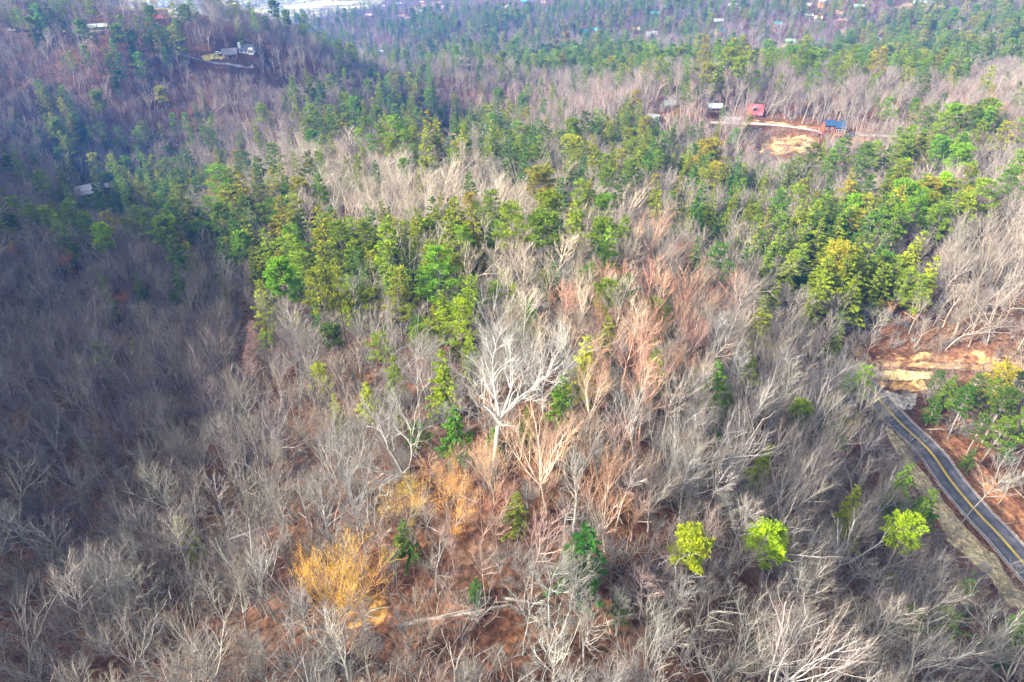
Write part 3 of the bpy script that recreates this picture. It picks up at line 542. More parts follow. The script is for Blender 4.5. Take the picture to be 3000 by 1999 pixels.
# the blue roofed log cabin on the spur, built in two steps down the slope
def blue_cabin():
    x, y, z = CABIN; y += 3.0; z = float(height(np.array([x]), np.array([y]))[0]) + 2.6
    root = empty("log_cabin", (x, y, z), math.radians(-4)); root.scale = (.84, .84, .84); log = paint((0.17, 0.06, 0.03), 0.8); blue = paint((0.020, 0.055, 0.115), 0.5, 0.0, 0.4)
    for nm, cx, cy_, L, W, h0, h, rise in (("left_wing", -2.9, 0.8, 5.8, 6.0, -8.0, 3.6, 2.0), ("right_wing", 2.9, 0.0, 5.8, 7.0, -8.0, 2.8, 2.6)):
        m = MB(); m.extrude([(cx - L / 2, cy_ - W / 2, h0), (cx - L / 2, cy_ - W / 2, h), (cx - L / 2, cy_, h + rise), (cx - L / 2, cy_ + W / 2, h), (cx - L / 2, cy_ + W / 2, h0)], (L - 0.02, 0, 0)); w = m.build("wall", log, root)
        r = MB(); gable_roof(r, L - 0.1, W, h + 0.03, rise, 0.45); ro = r.build("roof", blue, root); ro.location = (cx, cy_, 0)
        for i in range(7):
            zz = -0.8 + i * 0.62
            if zz < h: MB().bar((cx - L / 2 - 0.1, cy_ - W / 2 - 0.02, zz), (cx + L / 2, cy_ - W / 2 - 0.02, zz), 0.16, 6).build("log", log, w)
    for px, pz, bw, bh in ((-4.6, 1.6, 1.0, 1.3), (-1.7, 1.6, 1.0, 1.3), (1.3, 0.9, 1.0, 1.7), (2.7, 0.9, 1.2, 2.0), (4.3, 0.9, 1.0, 1.7)):
        yy = -2.28 if px < 0 else -3.58
        f = MB()
        for dx in (-bw / 2, bw / 2): f.box((px + dx, yy - 0.1, pz), (0.12, 0.14, bh + 0.1))
        for dz in (-bh / 2, bh / 2): f.box((px, yy - 0.1, pz + dz), (bw, 0.14, 0.12))
        w = f.build("window", TRIM, root); MB().box((px, yy - 0.08, pz), (bw, 0.05, bh)).build("pane", GLASS, w)
    MB().box((2.6, -5.7, -0.6), (6.4, 3.2, 0.2)).build("deck", WOODDECK, root)
    for px in (-0.4, 1.6, 3.6, 5.6): MB().box((px, -7.1, -5.2), (0.26, 0.26, 9.0)).build("post", WOODDECK, root)
    rl = MB()
    for zz in (0.0, 0.4): rl.box((2.6, -7.2, zz), (6.4, 0.1, 0.1))
    for i in range(9): rl.box((-0.5 + i * 0.78, -7.2, -0.1), (0.08, 0.08, 0.9))
    rl.build("railing", paint((0.42, 0.10, 0.06), 0.8), root)
    tag(root, "log cabin with two stepped blue roofs above the cleared slope", "cabin")
    for i, px in enumerate((3.0, 4.6)):
        u = empty("heat_pump", tuple(root.matrix_world @ Vector((0, 0, 0)) + Vector((x + px, y - 8.6, float(height(np.array([x + px]), np.array([y - 8.6]))[0])))))
        MB().box((0, 0, 0.75), (1.0, 0.7, 1.5)).build("casing", paint((0.78, 0.80, 0.82), 0.5), u)
        MB().bar((0, -0.36, 0.8), (0, -0.40, 0.8), 0.4, 14).build("fan_grille", GLASS, u)
        tag(u, ("left" if i == 0 else "right") + " one of two white heat pumps below the blue roofed cabin", "heat pump")
    # boardwalk up to the drive, with its own railing
    b = empty("boardwalk", (x, y, z - 1.2)); bw = MB()
    bw.extrude([(-5.9, -1.8, 0.1), (-5.9, 0.2, 0.1), (-12.5, 2.4, 1.4), (-12.5, 1.2, 1.4)], (0, 0, 0.15)); bw.build("planking", paint((0.34, 0.30, 0.34), 0.8), b)
    rail = paint((0.14, 0.06, 0.05), 0.8)
    q = MB(); q.bar((-5.9, -1.8, 1.25), (-12.5, 1.2, 2.6), 0.07); q.bar((-5.9, -1.8, 0.75), (-12.5, 1.2, 2.1), 0.05); q.build("railing", rail, b)
    for i in range(7):
        t = i / 6; MB().bar((-5.9 - 6.6 * t, -1.8 + 3.0 * t, -2.2 + 1.3 * t), (-5.9 - 6.6 * t, -1.8 + 3.0 * t, 1.3 + 1.35 * t), 0.09).build("post", rail, b)
    tag(b, "sloping boardwalk with dark railing left of the blue roofed cabin", "boardwalk"); return root
HOUSES.append((2440, 400, blue_cabin()))

def retaining_wall(u, v, L, h, col, label, rz=0.0, posts=0):
    x, y, z = hit(u, v); r = empty("retaining_wall", (x, y, z), math.radians(rz))
    n = max(4, int(L / 2.4))
    for i in range(n):
        w = L / n; MB().box((-L / 2 + (i + 0.5) * w, 0.02 * (i % 2), h / 2 - 0.6), (w - 0.06, 0.5, h + 1.2)).build("panel", paint(tuple(c * (0.92 + 0.08 * (i % 3)) for c in col), 0.85), r)
    for i in range(posts): MB().box((-L / 2 + L * (i + 0.5) / posts, -0.35, h / 2), (0.35, 0.25, h + 0.8)).build("post", paint((0.66, 0.66, 0.66), 0.8), r)
    tag(r, label, "wall"); return r
retaining_wall(2146, 358, 9, 2.8, (0.40, 0.37, 0.38), "grey retaining wall between the pale and red roofed cabins", -4)
retaining_wall(1910, 104, 17, 5.0, (0.66, 0.66, 0.70), "tall pale retaining wall with posts beside the orange roofed cabin", 0, 4)
retaining_wall(1645, 74, 20, 2.0, (0.52, 0.48, 0.48), "long low grey wall across the far woods", 6)
# small pale buildings on the valley floor
for i, (u, v, L, W, h, roof, lab) in enumerate([
  (470,20,26,14,6,(0.75,0.76,0.76),"white roofed barn on the far valley floor, leftmost"), (585,16,40,18,7,(0.70,0.72,0.75),"long pale shed on the far valley floor beside the yellow field"),
  (662,52,24,12,5,(0.72,0.72,0.70),"pale farmhouse below the green far field"), (735,18,44,20,8,(0.78,0.78,0.76),"large white building in the middle of the bright valley"),
  (815,22,30,16,6,(0.74,0.72,0.68),"cream building right of the large white one in the valley"), (880,12,38,18,7,(0.72,0.75,0.80),"blue grey long building near the top of the valley"),
  (945,30,24,14,6,(0.70,0.52,0.44),"far farmhouse with a clay roof by the right valley field"), (1020,20,34,16,6,(0.76,0.76,0.74),"white shed at the right end of the valley fields"),
  (530,52,22,12,5,(0.70,0.70,0.66),"small pale house just beyond the ridge treetops"), (700,8,30,16,7,(0.66,0.68,0.72),"grey roofed building at the far edge of the valley")]):
    x, y, z = hit(u, v); HOUSES.append((u, v, house(x, y, z, 0.15 * math.sin(i * 2.3), L * .55, W * .6, h * .7, 2.0, (0.30, 0.29, 0.28), tuple(c * .4 for c in roof), '', lab)))

# vehicles and the roadside box
def car(u, v, rz, col, label, dz=0.25):
    x, y, z = hit(u, v); r = empty("parked_car", (x, y, z + dz), math.radians(rz)); pm_ = paint(col, 0.3, 0.0, 0.6, 0.05)
    prof = [(-2.2, 0.35), (2.2, 0.35), (2.25, 0.8), (1.2, 0.98), (-2.0, 1.05), (-2.25, 0.8)]
    MB().extrude([(a, -0.9, b) for a, b in prof], (0, 1.8, 0)).build("body", pm_, r)
    cab = [(-1.75, 1.04), (0.95, 0.99), (0.35, 1.52), (-1.35, 1.55)]
    MB().extrude([(a, -0.78, b) for a, b in cab], (0, 1.56, 0)).build("cabin", GLASS, r)
    MB().extrude([(a, -0.72, b) for a, b in [(-1.35, 1.555), (0.36, 1.525), (0.30, 1.6), (-1.3, 1.63)]], (0, 1.44, 0)).build("roof_panel", pm_, r)
    for a in (-1.35, 1.35):
        for s in (-0.9, 0.72): MB().bar((a, s, 0.34), (a, s + 0.18, 0.34), 0.34, 14).build("wheel", paint((0.02, 0.02, 0.02), 0.8), r)
    tag(r, label, "car"); return r
car(2502, 401, 4, (0.04, 0.08, 0.20), "dark blue car parked on the gravel drive right of the blue cabin")
car(640, 160, 20, (0.75, 0.75, 0.74), "white car parked left of the white hillside house")
car(36, 92, 8, (0.72, 0.74, 0.76), "white car parked left of the red roofed ridge house")
def letterbox():
    x, y, z = hit(2655, 1200); r = empty("mailbox", (x, y, z), 0.6); dk = paint((0.02, 0.02, 0.022), 0.5)
    MB().box((0, 0, 0.6), (0.14, 0.14, 1.3)).build("post", dk, r)
    MB().extrude([(-0.35, -0.16, 1.2), (-0.35, 0.16, 1.2), (-0.35, 0.16, 1.42), (-0.35, 0.0, 1.55), (-0.35, -0.16, 1.42)], (0.7, 0, 0)).build("box", dk, r)
    tag(r, "black mailbox on a post beside the concrete apron", "mailbox")
letterbox()

# ------------------------------------------------------------------ trees: a few grown models of each kind
def unit(v):
    n = math.sqrt(v[0] * v[0] + v[1] * v[1] + v[2] * v[2]) or 1.0
    return (v[0] / n, v[1] / n, v[2] / n)
def limb(rg, p, d, L, r0, r1, n, wob, trop):
    pts = [p]; dirs = [d]; s = L / n
    for i in range(n):
        d = unit((d[0] + rg.gauss(0, wob), d[1] + rg.gauss(0, wob), d[2] + rg.gauss(0, wob) + trop))
        p = (p[0] + d[0] * s, p[1] + d[1] * s, p[2] + d[2] * s); pts.append(p); dirs.append(d)
    rr = [r0 + (r1 - r0) * (i / n) for i in range(n + 1)]
    return pts, rr, dirs
def side_dir(rg, d, ang, az):
    a = unit((-d[1], d[0], 0.0)) if abs(d[2]) < 0.97 else (1.0, 0.0, 0.0)
    b = (d[1] * a[2] - d[2] * a[1], d[2] * a[0] - d[0] * a[2], d[0] * a[1] - d[1] * a[0])
    c, s = math.cos(ang), math.sin(ang); ca, sa = math.cos(az), math.sin(az)
    return unit(tuple(d[k] * c + (a[k] * ca + b[k] * sa) * s for k in range(3)))
def at(pts, dirs, rr, t):
    f = t * (len(pts) - 1); i = min(int(f), len(pts) - 2); f -= i
    return tuple(pts[i][k] + (pts[i + 1][k] - pts[i][k]) * f for k in range(3)), dirs[i + 1], rr[i] + (rr[i + 1] - rr[i]) * f
def tubes(limbs, k):
    """limbs: list of (points, radii); returns vertices and quads"""
    V, F, base = [], [], 0; by = {}
    for pts, rr in limbs: by.setdefault(len(pts), []).append((pts, rr))
    for n, ls in by.items():
        P = np.array([q[0] for q in ls]); R = np.array([q[1] for q in ls]); M = len(ls)
        T = np.gradient(P, axis=1); T /= np.linalg.norm(T, axis=2, keepdims=True) + 1e-9
        ref = np.where(np.abs(T[:, :1, 2:3]) > 0.9, np.array([1.0, 0, 0]), np.array([0, 0, 1.0]))
        A = np.cross(T, np.broadcast_to(ref, T.shape)); A /= np.linalg.norm(A, axis=2, keepdims=True) + 1e-9; B = np.cross(T, A)
        th = np.arange(k) * 2 * math.pi / k
        ring = P[:, :, None, :] + R[:, :, None, None] * (A[:, :, None, :] * np.cos(th)[None, None, :, None] + B[:, :, None, :] * np.sin(th)[None, None, :, None])
        V.append(ring.reshape(-1, 3)); J = base + np.arange(M * n * k).reshape(M, n, k); Jn = np.roll(J, -1, axis=2)
        F.append(np.stack([J[:, :-1], Jn[:, :-1], Jn[:, 1:], J[:, 1:]], -1).reshape(-1, 4)); base += M * n * k
    return np.concatenate(V), np.concatenate(F)
def blades(P, D, L, Wd, rgn):
    """diamond leaves: base points, directions, lengths, widths"""
    P, D = np.asarray(P), np.asarray(D); n = len(P); L = np.broadcast_to(L, n)[:, None]; Wd = np.broadcast_to(Wd, n)[:, None]
    D = D / (np.linalg.norm(D, axis=1, keepdims=True) + 1e-9); S = np.cross(D, rgn.normal(size=(n, 3))); S /= np.linalg.norm(S, axis=1, keepdims=True) + 1e-9
    m = P + D * L * 0.45
    V = np.stack([P, m - S * Wd * 0.5, P + D * L, m + S * Wd * 0.5], 1).reshape(-1, 3)
    return V, np.arange(n * 4).reshape(-1, 4)
def merge(parts):
    V, F, b = [], [], 0
    for v, f in parts: V.append(v); F.append(f + b); b += len(v)
    return np.concatenate(V), np.concatenate(F)

def bare_tree(seed, H=20.0, fork=0.45, leaders=4, lang=0.45, gnarl=0.10, trop=0.06, dense=1.0, r0=0.24, central=False, fine=True, thick=1.0, far=False):
    """returns (trunk and limbs), (twigs), twig ends"""
    rg = random.Random(seed); big, mid, tw, fi, ends = [], [], [], [], []
    nt = 8; tp, tr, td = limb(rg, (0, 0, -0.8), (rg.gauss(0, .03), rg.gauss(0, .03), 1), H * (0.9 if central else fork) + 0.8, r0, r0 * (0.22 if central else 0.62), nt, 0.035 + gnarl * 0.25, 0.02)
    tr[0] *= 1.35; big.append((tp, tr)); lv1 = []
    if central:
        nb = int(15 * dense); az = rg.random() * 6.28
        for i in range(nb):
            t = fork + (0.99 - fork) * (i + rg.random() * 0.6) / nb; p, d, r = at(tp, td, tr, min(t, 0.99)); az += 2.4 + rg.gauss(0, .4)
            L = H * (0.34 * (1 - 0.62 * (t - fork) / (1 - fork)) * rg.uniform(.75, 1.2))
            lv1.append((p, side_dir(rg, d, rg.uniform(.55, .95) * (1 - .35 * (t - fork)), az), L, min(r * 0.6, 0.10 * thick)))
    else:
        az = rg.random() * 6.28
        for i in range(leaders):
            az += 2 * math.pi / leaders + rg.gauss(0, .35); tt = 1.0 - (0.0 if i < 2 else rg.uniform(0.0, 0.22)); p, d, r = at(tp, td, tr, tt)
            lv1.append((p, side_dir(rg, d, lang * rg.uniform(.45, 1.25), az), H * (1 - fork) * rg.uniform(.82, 1.12), r * rg.uniform(.55, .8)))
        for i in range(int(2 * dense)):
            p, d, r = at(tp, td, tr, rg.uniform(.55, .9)); lv1.append((p, side_dir(rg, d, rg.uniform(.8, 1.2), rg.random() * 6.28), H * 0.2, r * .3))
    for p, d, L, r in lv1:
        pts, rr, ds = limb(rg, p, d, L, r * 1.12, r * .34, 7, gnarl, trop); big.append((pts, rr))
        nb = max(3, int((8 if not central else 5) * dense)); az = rg.random() * 6.28
        for i in range(nb):
            t = .22 + .78 * (i + rg.random()) / nb; q, e, s = at(pts, ds, rr, min(t, 1.0)); az += 2.4 + rg.gauss(0, .5)
            l2 = L * rg.uniform(.40, .62) * (1.12 - .55 * t); s2 = max(s * .66, 0.036 * thick)
            p2, r2, d2 = limb(rg, q, side_dir(rg, e, rg.uniform(.34, .68), az), l2, s2, 0.018 * thick, 5, gnarl * 1.15, trop * 1.3); mid.append((p2, r2))
            n3 = max(3, int((6 if not central else 5) * dense))
            for j in range(n3):
                t3 = .2 + .8 * (j + rg.random()) / n3; q3, e3, s3 = at(p2, d2, r2, min(t3, 1.0)); az += 2.4
                l3 = max(0.9, l2 * rg.uniform(.42, .68) * (1.15 - .5 * t3))
                p3, r3, d3 = limb(rg, q3, side_dir(rg, e3, rg.uniform(.28, .6), az), l3, min(s3 * .75, .018 * thick), .006 * thick, 3, gnarl * 1.2, trop * 1.6); tw.append((p3, r3)); ends += [(p3[q_], d3[q_]) for q_ in (1, 2, 3)]
                if fine:
                    n4 = 3 if not far else 2
                    for k in range(n4):
                        q4, e4, s4 = at(p3, d3, r3, .25 + .75 * (k + rg.random()) / n4); az += 2.1
                        p4, r4, d4 = limb(rg, q4, side_dir(rg, e4, rg.uniform(.3, .65), az), l3 * rg.uniform(.35, .7), .0075 * thick, .003 * thick, 2, .12, .06); fi.append((p4, r4)); ends += [(p4[1], d4[1]), (p4[2], d4[2])]
    kb = 4 if far else 6
    T = merge([tubes(big, kb), tubes(mid, 3 if far else 4)]); Cw = merge([tubes(tw, 3)] + ([tubes(fi, 3)] if fi else []))
    return T, Cw, ends
def hemlock(seed, H=18.0, R=3.3, low=0.12, dens=1.0):
    rg = random.Random(seed); rgn = np.random.default_rng(seed); big = []; P, D, L = [], [], []
    tp, tr, td = limb(rg, (0, 0, -0.6), (0, 0, 1), H + 0.6, .22, .02, 8, .012, .02); big.append((tp, tr)); z = H * low; az = 0.0
    while z < H * 0.985:
        f = z / H; az += 2.4 + rg.gauss(0, .3); l = R * (1 - f) ** .78 * rg.uniform(.5, 1.2) * (1 + .18 * math.sin(az * 1.0 + seed)) + .15
        p, d, r = at(tp, td, tr, min(.999, (z + .6) / (H + .6))); tilt = rg.uniform(-.2, .3) + .5 * f
        pts, rr, ds = limb(rg, p, unit((math.cos(az), math.sin(az), tilt)), l, .035, .008, 4, .05, -.09); big.append((pts, rr))
        n = max(5, int(l * 15 * dens))
        for i in range(n):
            t = .15 + .85 * (i + rg.random()) / n; q, e, s = at(pts, ds, rr, min(t, 1)); sd_ = -1 if i % 2 else 1; a2 = rg.uniform(.35, .95) * sd_
            c, s_ = math.cos(a2), math.sin(a2); P.append(q); D.append((e[0] * c - e[1] * s_, e[0] * s_ + e[1] * c, e[2] - rg.uniform(.05, .45))); L.append(rg.uniform(.5, 1.0) * (.55 + .45 * l / R))
            if rg.random() < .55: P.append((q[0], q[1], q[2] + .05)); D.append((e[0] + rg.gauss(0, .3), e[1] + rg.gauss(0, .3), rg.uniform(-.2, .5))); L.append(rg.uniform(.3, .6))
        z += rg.choice((.05, .1, .16, .3)) * (1.0 + .4 * f)
    for i in range(10): P.append((0, 0, H - .1 * i)); D.append((rg.gauss(0, .4), rg.gauss(0, .4), 1)); L.append(.6)
    return tubes(big, 5), blades(P, D, np.array(L), np.array(L) * .5, rgn)
def pine(seed, H=20.0, low=0.45, R=3.6, shape='layered', nb=34, clump=1.0, per=22):
    rg = random.Random(seed); rgn = np.random.default_rng(seed); big = []; C, CS = [], []
    tp, tr, td = limb(rg, (0, 0, -0.6), (rg.gauss(0, .03), rg.gauss(0, .03), 1), H * .97 + .6, .24, .05, 9, .03, .02); big.append((tp, tr)); az = rg.random() * 6
    for i in range(nb):
        f = (i + rg.random() * .8) / nb; t = low + (1 - low) * f; az += 2.4 + rg.gauss(0, .5); p, d, r = at(tp, td, tr, min(t, .995))
        prof = (math.sin(math.pi * min(1, .12 + f * .9)) ** .6) if shape == 'round' else (1 - f) ** .55 * (.6 + .4 * math.sin(f * 19 + seed)) + .18
        l = R * prof * rg.uniform(.65, 1.15); up = rg.uniform(.0, .35) + (.9 * f if shape == 'round' else .35 * f)
        pts, rr, ds = limb(rg, p, unit((math.cos(az), math.sin(az), up)), max(.6, l), .06, .02, 5, .10, .05); big.append((pts, rr)); m = max(3, int(l * 2.4 * clump))
        C.append(pts[-1]); CS.append(rg.uniform(.5, .8))
        for j in range(m):
            q, e, s = at(pts, ds, rr, .35 + .65 * rg.random()); e2 = side_dir(rg, e, rg.uniform(.4, 1.1), rg.random() * 6.28); k = rg.uniform(.3, 1.0)
            c = (q[0] + e2[0] * k, q[1] + e2[1] * k, q[2] + abs(e2[2]) * k * .5 + .1); big.append(([q, c], [.02, .01])); C.append(c); CS.append(rg.uniform(.32, .58))
    top = tp[-1]
    for j in range(6): C.append((top[0] + rg.gauss(0, .35), top[1] + rg.gauss(0, .35), top[2] - rg.random() * .7)); CS.append(.6)
    C = np.repeat(np.array(C), per, 0); S = np.repeat(np.array(CS), per); n = len(C)
    D = rgn.normal(size=(n, 3)); D[:, 2] = np.abs(D[:, 2]) * .8 + .05 - .15 * rgn.random(n); D /= np.linalg.norm(D, axis=1, keepdims=True)
    P = C + D * (S * rgn.uniform(.05, .6, n))[:, None] * np.array([1.15, 1.15, .8])
    return tubes(big[:1] + [b for b in big[1:]], 5), blades(P, D + rgn.normal(size=(n, 3)) * .25, S * rgn.uniform(.5, .9, n), S * .28, rgn)
def leafy(seed, H=11.0, per=3, **kw):
    T, Cw, ends = bare_tree(seed, H, kw.get('fork', .2), kw.get('leaders', 6), kw.get('lang', .7), .08, .10, kw.get('dense', .95), .12, False, True, .8)
    rgn = np.random.default_rng(seed); P = np.repeat(np.array([e[0] for e in ends]), per, 0); D = np.repeat(np.array([e[1] for e in ends]), per, 0) + rgn.normal(size=(len(ends) * per, 3)) * .7
    keep = rgn.random(len(P)) < kw.get('share', .8); P = P[keep] + rgn.normal(size=(keep.sum(), 3)) * .22; D = D[keep]
    return merge([T, Cw]), blades(P, D, rgn.uniform(.08, .16, len(P)), .075, rgn)
def shrub(seed, H=3.2, n=9):
    rg = random.Random(seed); L = []
    for i in range(n):
        az = rg.random() * 6.28; pts, rr, ds = limb(rg, (rg.gauss(0, .2), rg.gauss(0, .2), -.2), unit((math.cos(az) * .45, math.sin(az) * .45, 1)), H * rg.uniform(.5, 1), .035, .010, 4, .10, .04); L.append((pts, rr))
        for j in range(8):
            q, e, s = at(pts, ds, rr, rg.uniform(.25, 1)); p2, r2, d2 = limb(rg, q, side_dir(rg, e, rg.uniform(.4, .9), rg.random() * 6.28), H * rg.uniform(.15, .35), .016, .006, 2, .15, .02); L.append((p2, r2))
    by = tubes(L, 3); return by

def to_height(T, Cw, H):
    """scale a grown tree to its stated height"""
    k = H / max(T[0][:, 2].max(), np.percentile(Cw[0][:, 2], 99.5)); return (T[0] * k, T[1]), (Cw[0] * k, Cw[1])
def pair(nm, T, Cw, crown_mat, smooth=True):
    return mesh_np("trunk", T[0], [T[1]], [BARK], smooth), mesh_np("crown", Cw[0], [Cw[1]], [crown_mat], False)
MODELS = {}   # key -> (trunk mesh, crown mesh, grown height)
def add_model(key, H, T, Cw, cm):
    T, Cw = to_height(T, Cw, H); MODELS[key] = (*pair(key, T, Cw, cm), H)
for i, (sd_, kw) in enumerate([
  (11, dict(fork=.42, leaders=4, lang=.50, gnarl=.11)), (12, dict(fork=.36, leaders=5, lang=.60, gnarl=.12)), (13, dict(fork=.5, leaders=3, lang=.40, gnarl=.09)),
  (14, dict(fork=.40, leaders=6, lang=.42, gnarl=.065, trop=.10, dense=1.05)), (15, dict(fork=.34, leaders=7, lang=.50, gnarl=.06, trop=.11)), (16, dict(fork=.46, leaders=5, lang=.36, gnarl=.065, trop=.10)),
  (17, dict(fork=.50, central=True, gnarl=.08, dense=1.1)), (18, dict(fork=.58, central=True, gnarl=.08)), (19, dict(fork=.44, central=True, gnarl=.07, dense=1.2)),
  (20, dict(fork=.30, leaders=5, lang=.62, gnarl=.15, dense=.9)), (21, dict(fork=.12, leaders=4, lang=.30, gnarl=.06, trop=.08, r0=.20)), (22, dict(fork=.55, leaders=8, lang=.55, gnarl=.06, trop=.12, dense=.9)),
  (23, dict(fork=.66, central=True, gnarl=.06, dense=.8, r0=.17)), (24, dict(fork=.38, leaders=5, lang=.48, gnarl=.09, dense=.62))]):
    T, Cw, e = bare_tree(sd_, 20.0, **kw); add_model("bare%d" % i, 20.0, T, Cw, BARK)
SHAPE = {"bare0": "fork trunked", "bare1": "broad crowned", "bare2": "tall forked", "bare3": "fan shaped", "bare4": "wide fan shaped", "bare5": "narrow fan shaped", "bare6": "straight trunked", "bare7": "slender high crowned", "bare8": "feathery straight", "bare9": "crooked spreading", "bare10": "many stemmed", "bare11": "umbrella topped", "bare12": "pole thin", "bare13": "sparse limbed"}
T, Cw, e = bare_tree(77, 23.0, fork=.42, leaders=5, lang=.66, gnarl=.20, trop=.06, dense=1.15, r0=.48, thick=1.5); add_model("oak", 23.0, T, Cw, BARK)
T, Cw, e = bare_tree(78, 19.0, fork=.30, leaders=4, lang=.75, gnarl=.22, trop=.05, dense=1.1, r0=.40, thick=1.4); add_model("snag", 19.0, T, Cw, BARK)
for i in range(5): T, Cw = hemlock(31 + i, 18.0, (3.3, 4.0, 2.9, 3.6, 3.1)[i], (.10, .16, .08, .2, .13)[i]); add_model("hemlock%d" % i, 18.0, T, Cw, LEAF)
for i in range(3): T, Cw = pine(41 + i, 20.0, (.42, .5, .36)[i], (3.9, 3.4, 4.4)[i], 'layered', (40, 34, 46)[i]); add_model("pine%d" % i, 20.0, T, Cw, LEAF)
for i in range(2): T, Cw = pine(51 + i, 17.0, (.52, .6)[i], (2.7, 3.0)[i], 'round', (46, 38)[i], 1.3, 26); add_model("roundpine%d" % i, 17.0, T, Cw, LEAF)
for i in range(3): T, Cw = leafy(61 + i, 11.0, 4, leaders=(9, 6, 9)[i], lang=(.62, .5, .55)[i], share=(.6, .38, .15)[i]); add_model("beech%d" % i, 11.0, T, Cw, LEAF)
Tg, Cg, eg = bare_tree(66, 12.0, fork=.14, leaders=11, lang=.6, gnarl=.055, trop=.09, dense=1.0, r0=.12, thick=.8); rgn_ = np.random.default_rng(5)
Pg = np.array([q[0] for q in eg]); Dg = np.array([q[1] for q in eg]); kg = rgn_.random(len(Pg)) < .55
add_model("gold", 12.0, Tg, merge([Cg, blades(Pg[kg], Dg[kg] + rgn_.normal(size=(kg.sum(), 3)) * .4, rgn_.uniform(.10, .2, kg.sum()), .07, rgn_)]), LEAF)
print("models", sum(len(m[0].polygons) + len(m[1].polygons) for m in MODELS.values()))

# ------------------------------------------------------------------ the forest
rng = np.random.default_rng(7); RG = random.Random(7)
ZG = lambda x, y: float(ground_z(np.array([x]), np.array([y]))[0])
GREY, PALE, CREAMB, MAUVE, ROSY, DARKB, RUSTY = (0.29, 0.285, 0.265), (0.45, 0.44, 0.39), (0.50, 0.45, 0.36), (0.235, 0.215, 0.22), (0.46, 0.29, 0.22), (0.17, 0.155, 0.155), (0.50, 0.27, 0.14)
G_HEM, G_LIME, G_PINE, G_DEEP, G_OLIVE = (0.135, 0.170, 0.014), (0.20, 0.30, 0.02), (0.095, 0.150, 0.026), (0.050, 0.095, 0.030), (0.16, 0.180, 0.04)
def plant(name, model, x, y, h, tint, bark, label, category, group=None, rz=None, sxy=1.0, tilt=(0, 0)):
    tm, cm, H0 = MODELS[model]; s = h / H0; z = ZG(x, y)
    e = bpy.data.objects.new(name, None); COL.objects.link(e); e.empty_display_size = 0.5
    e.location = (x, y, z); e.rotation_euler = (tilt[0], tilt[1], RG.random() * 6.283 if rz is None else rz); e.scale = (s * sxy, s * sxy, s)
    for nm, me, tc in (("trunk", tm, bark), ("crown", cm, tint)):
        o = bpy.data.objects.new(nm, me); COL.objects.link(o); o.parent = e; o["tint"] = tuple(float(c) * f for c, f in zip(tc, (1.58, 1.5, .55) if nm == "crown" and cm.materials[0] == LEAF else (1, 1, 1)))
    tag(e, label, category, group); return e
PLANTED = []   # x, y, radius kept free
LANDMARKS = []  # u, v, short name
def on_crown(u, v, h, frac=0.72): return hit(u, v, h * frac)
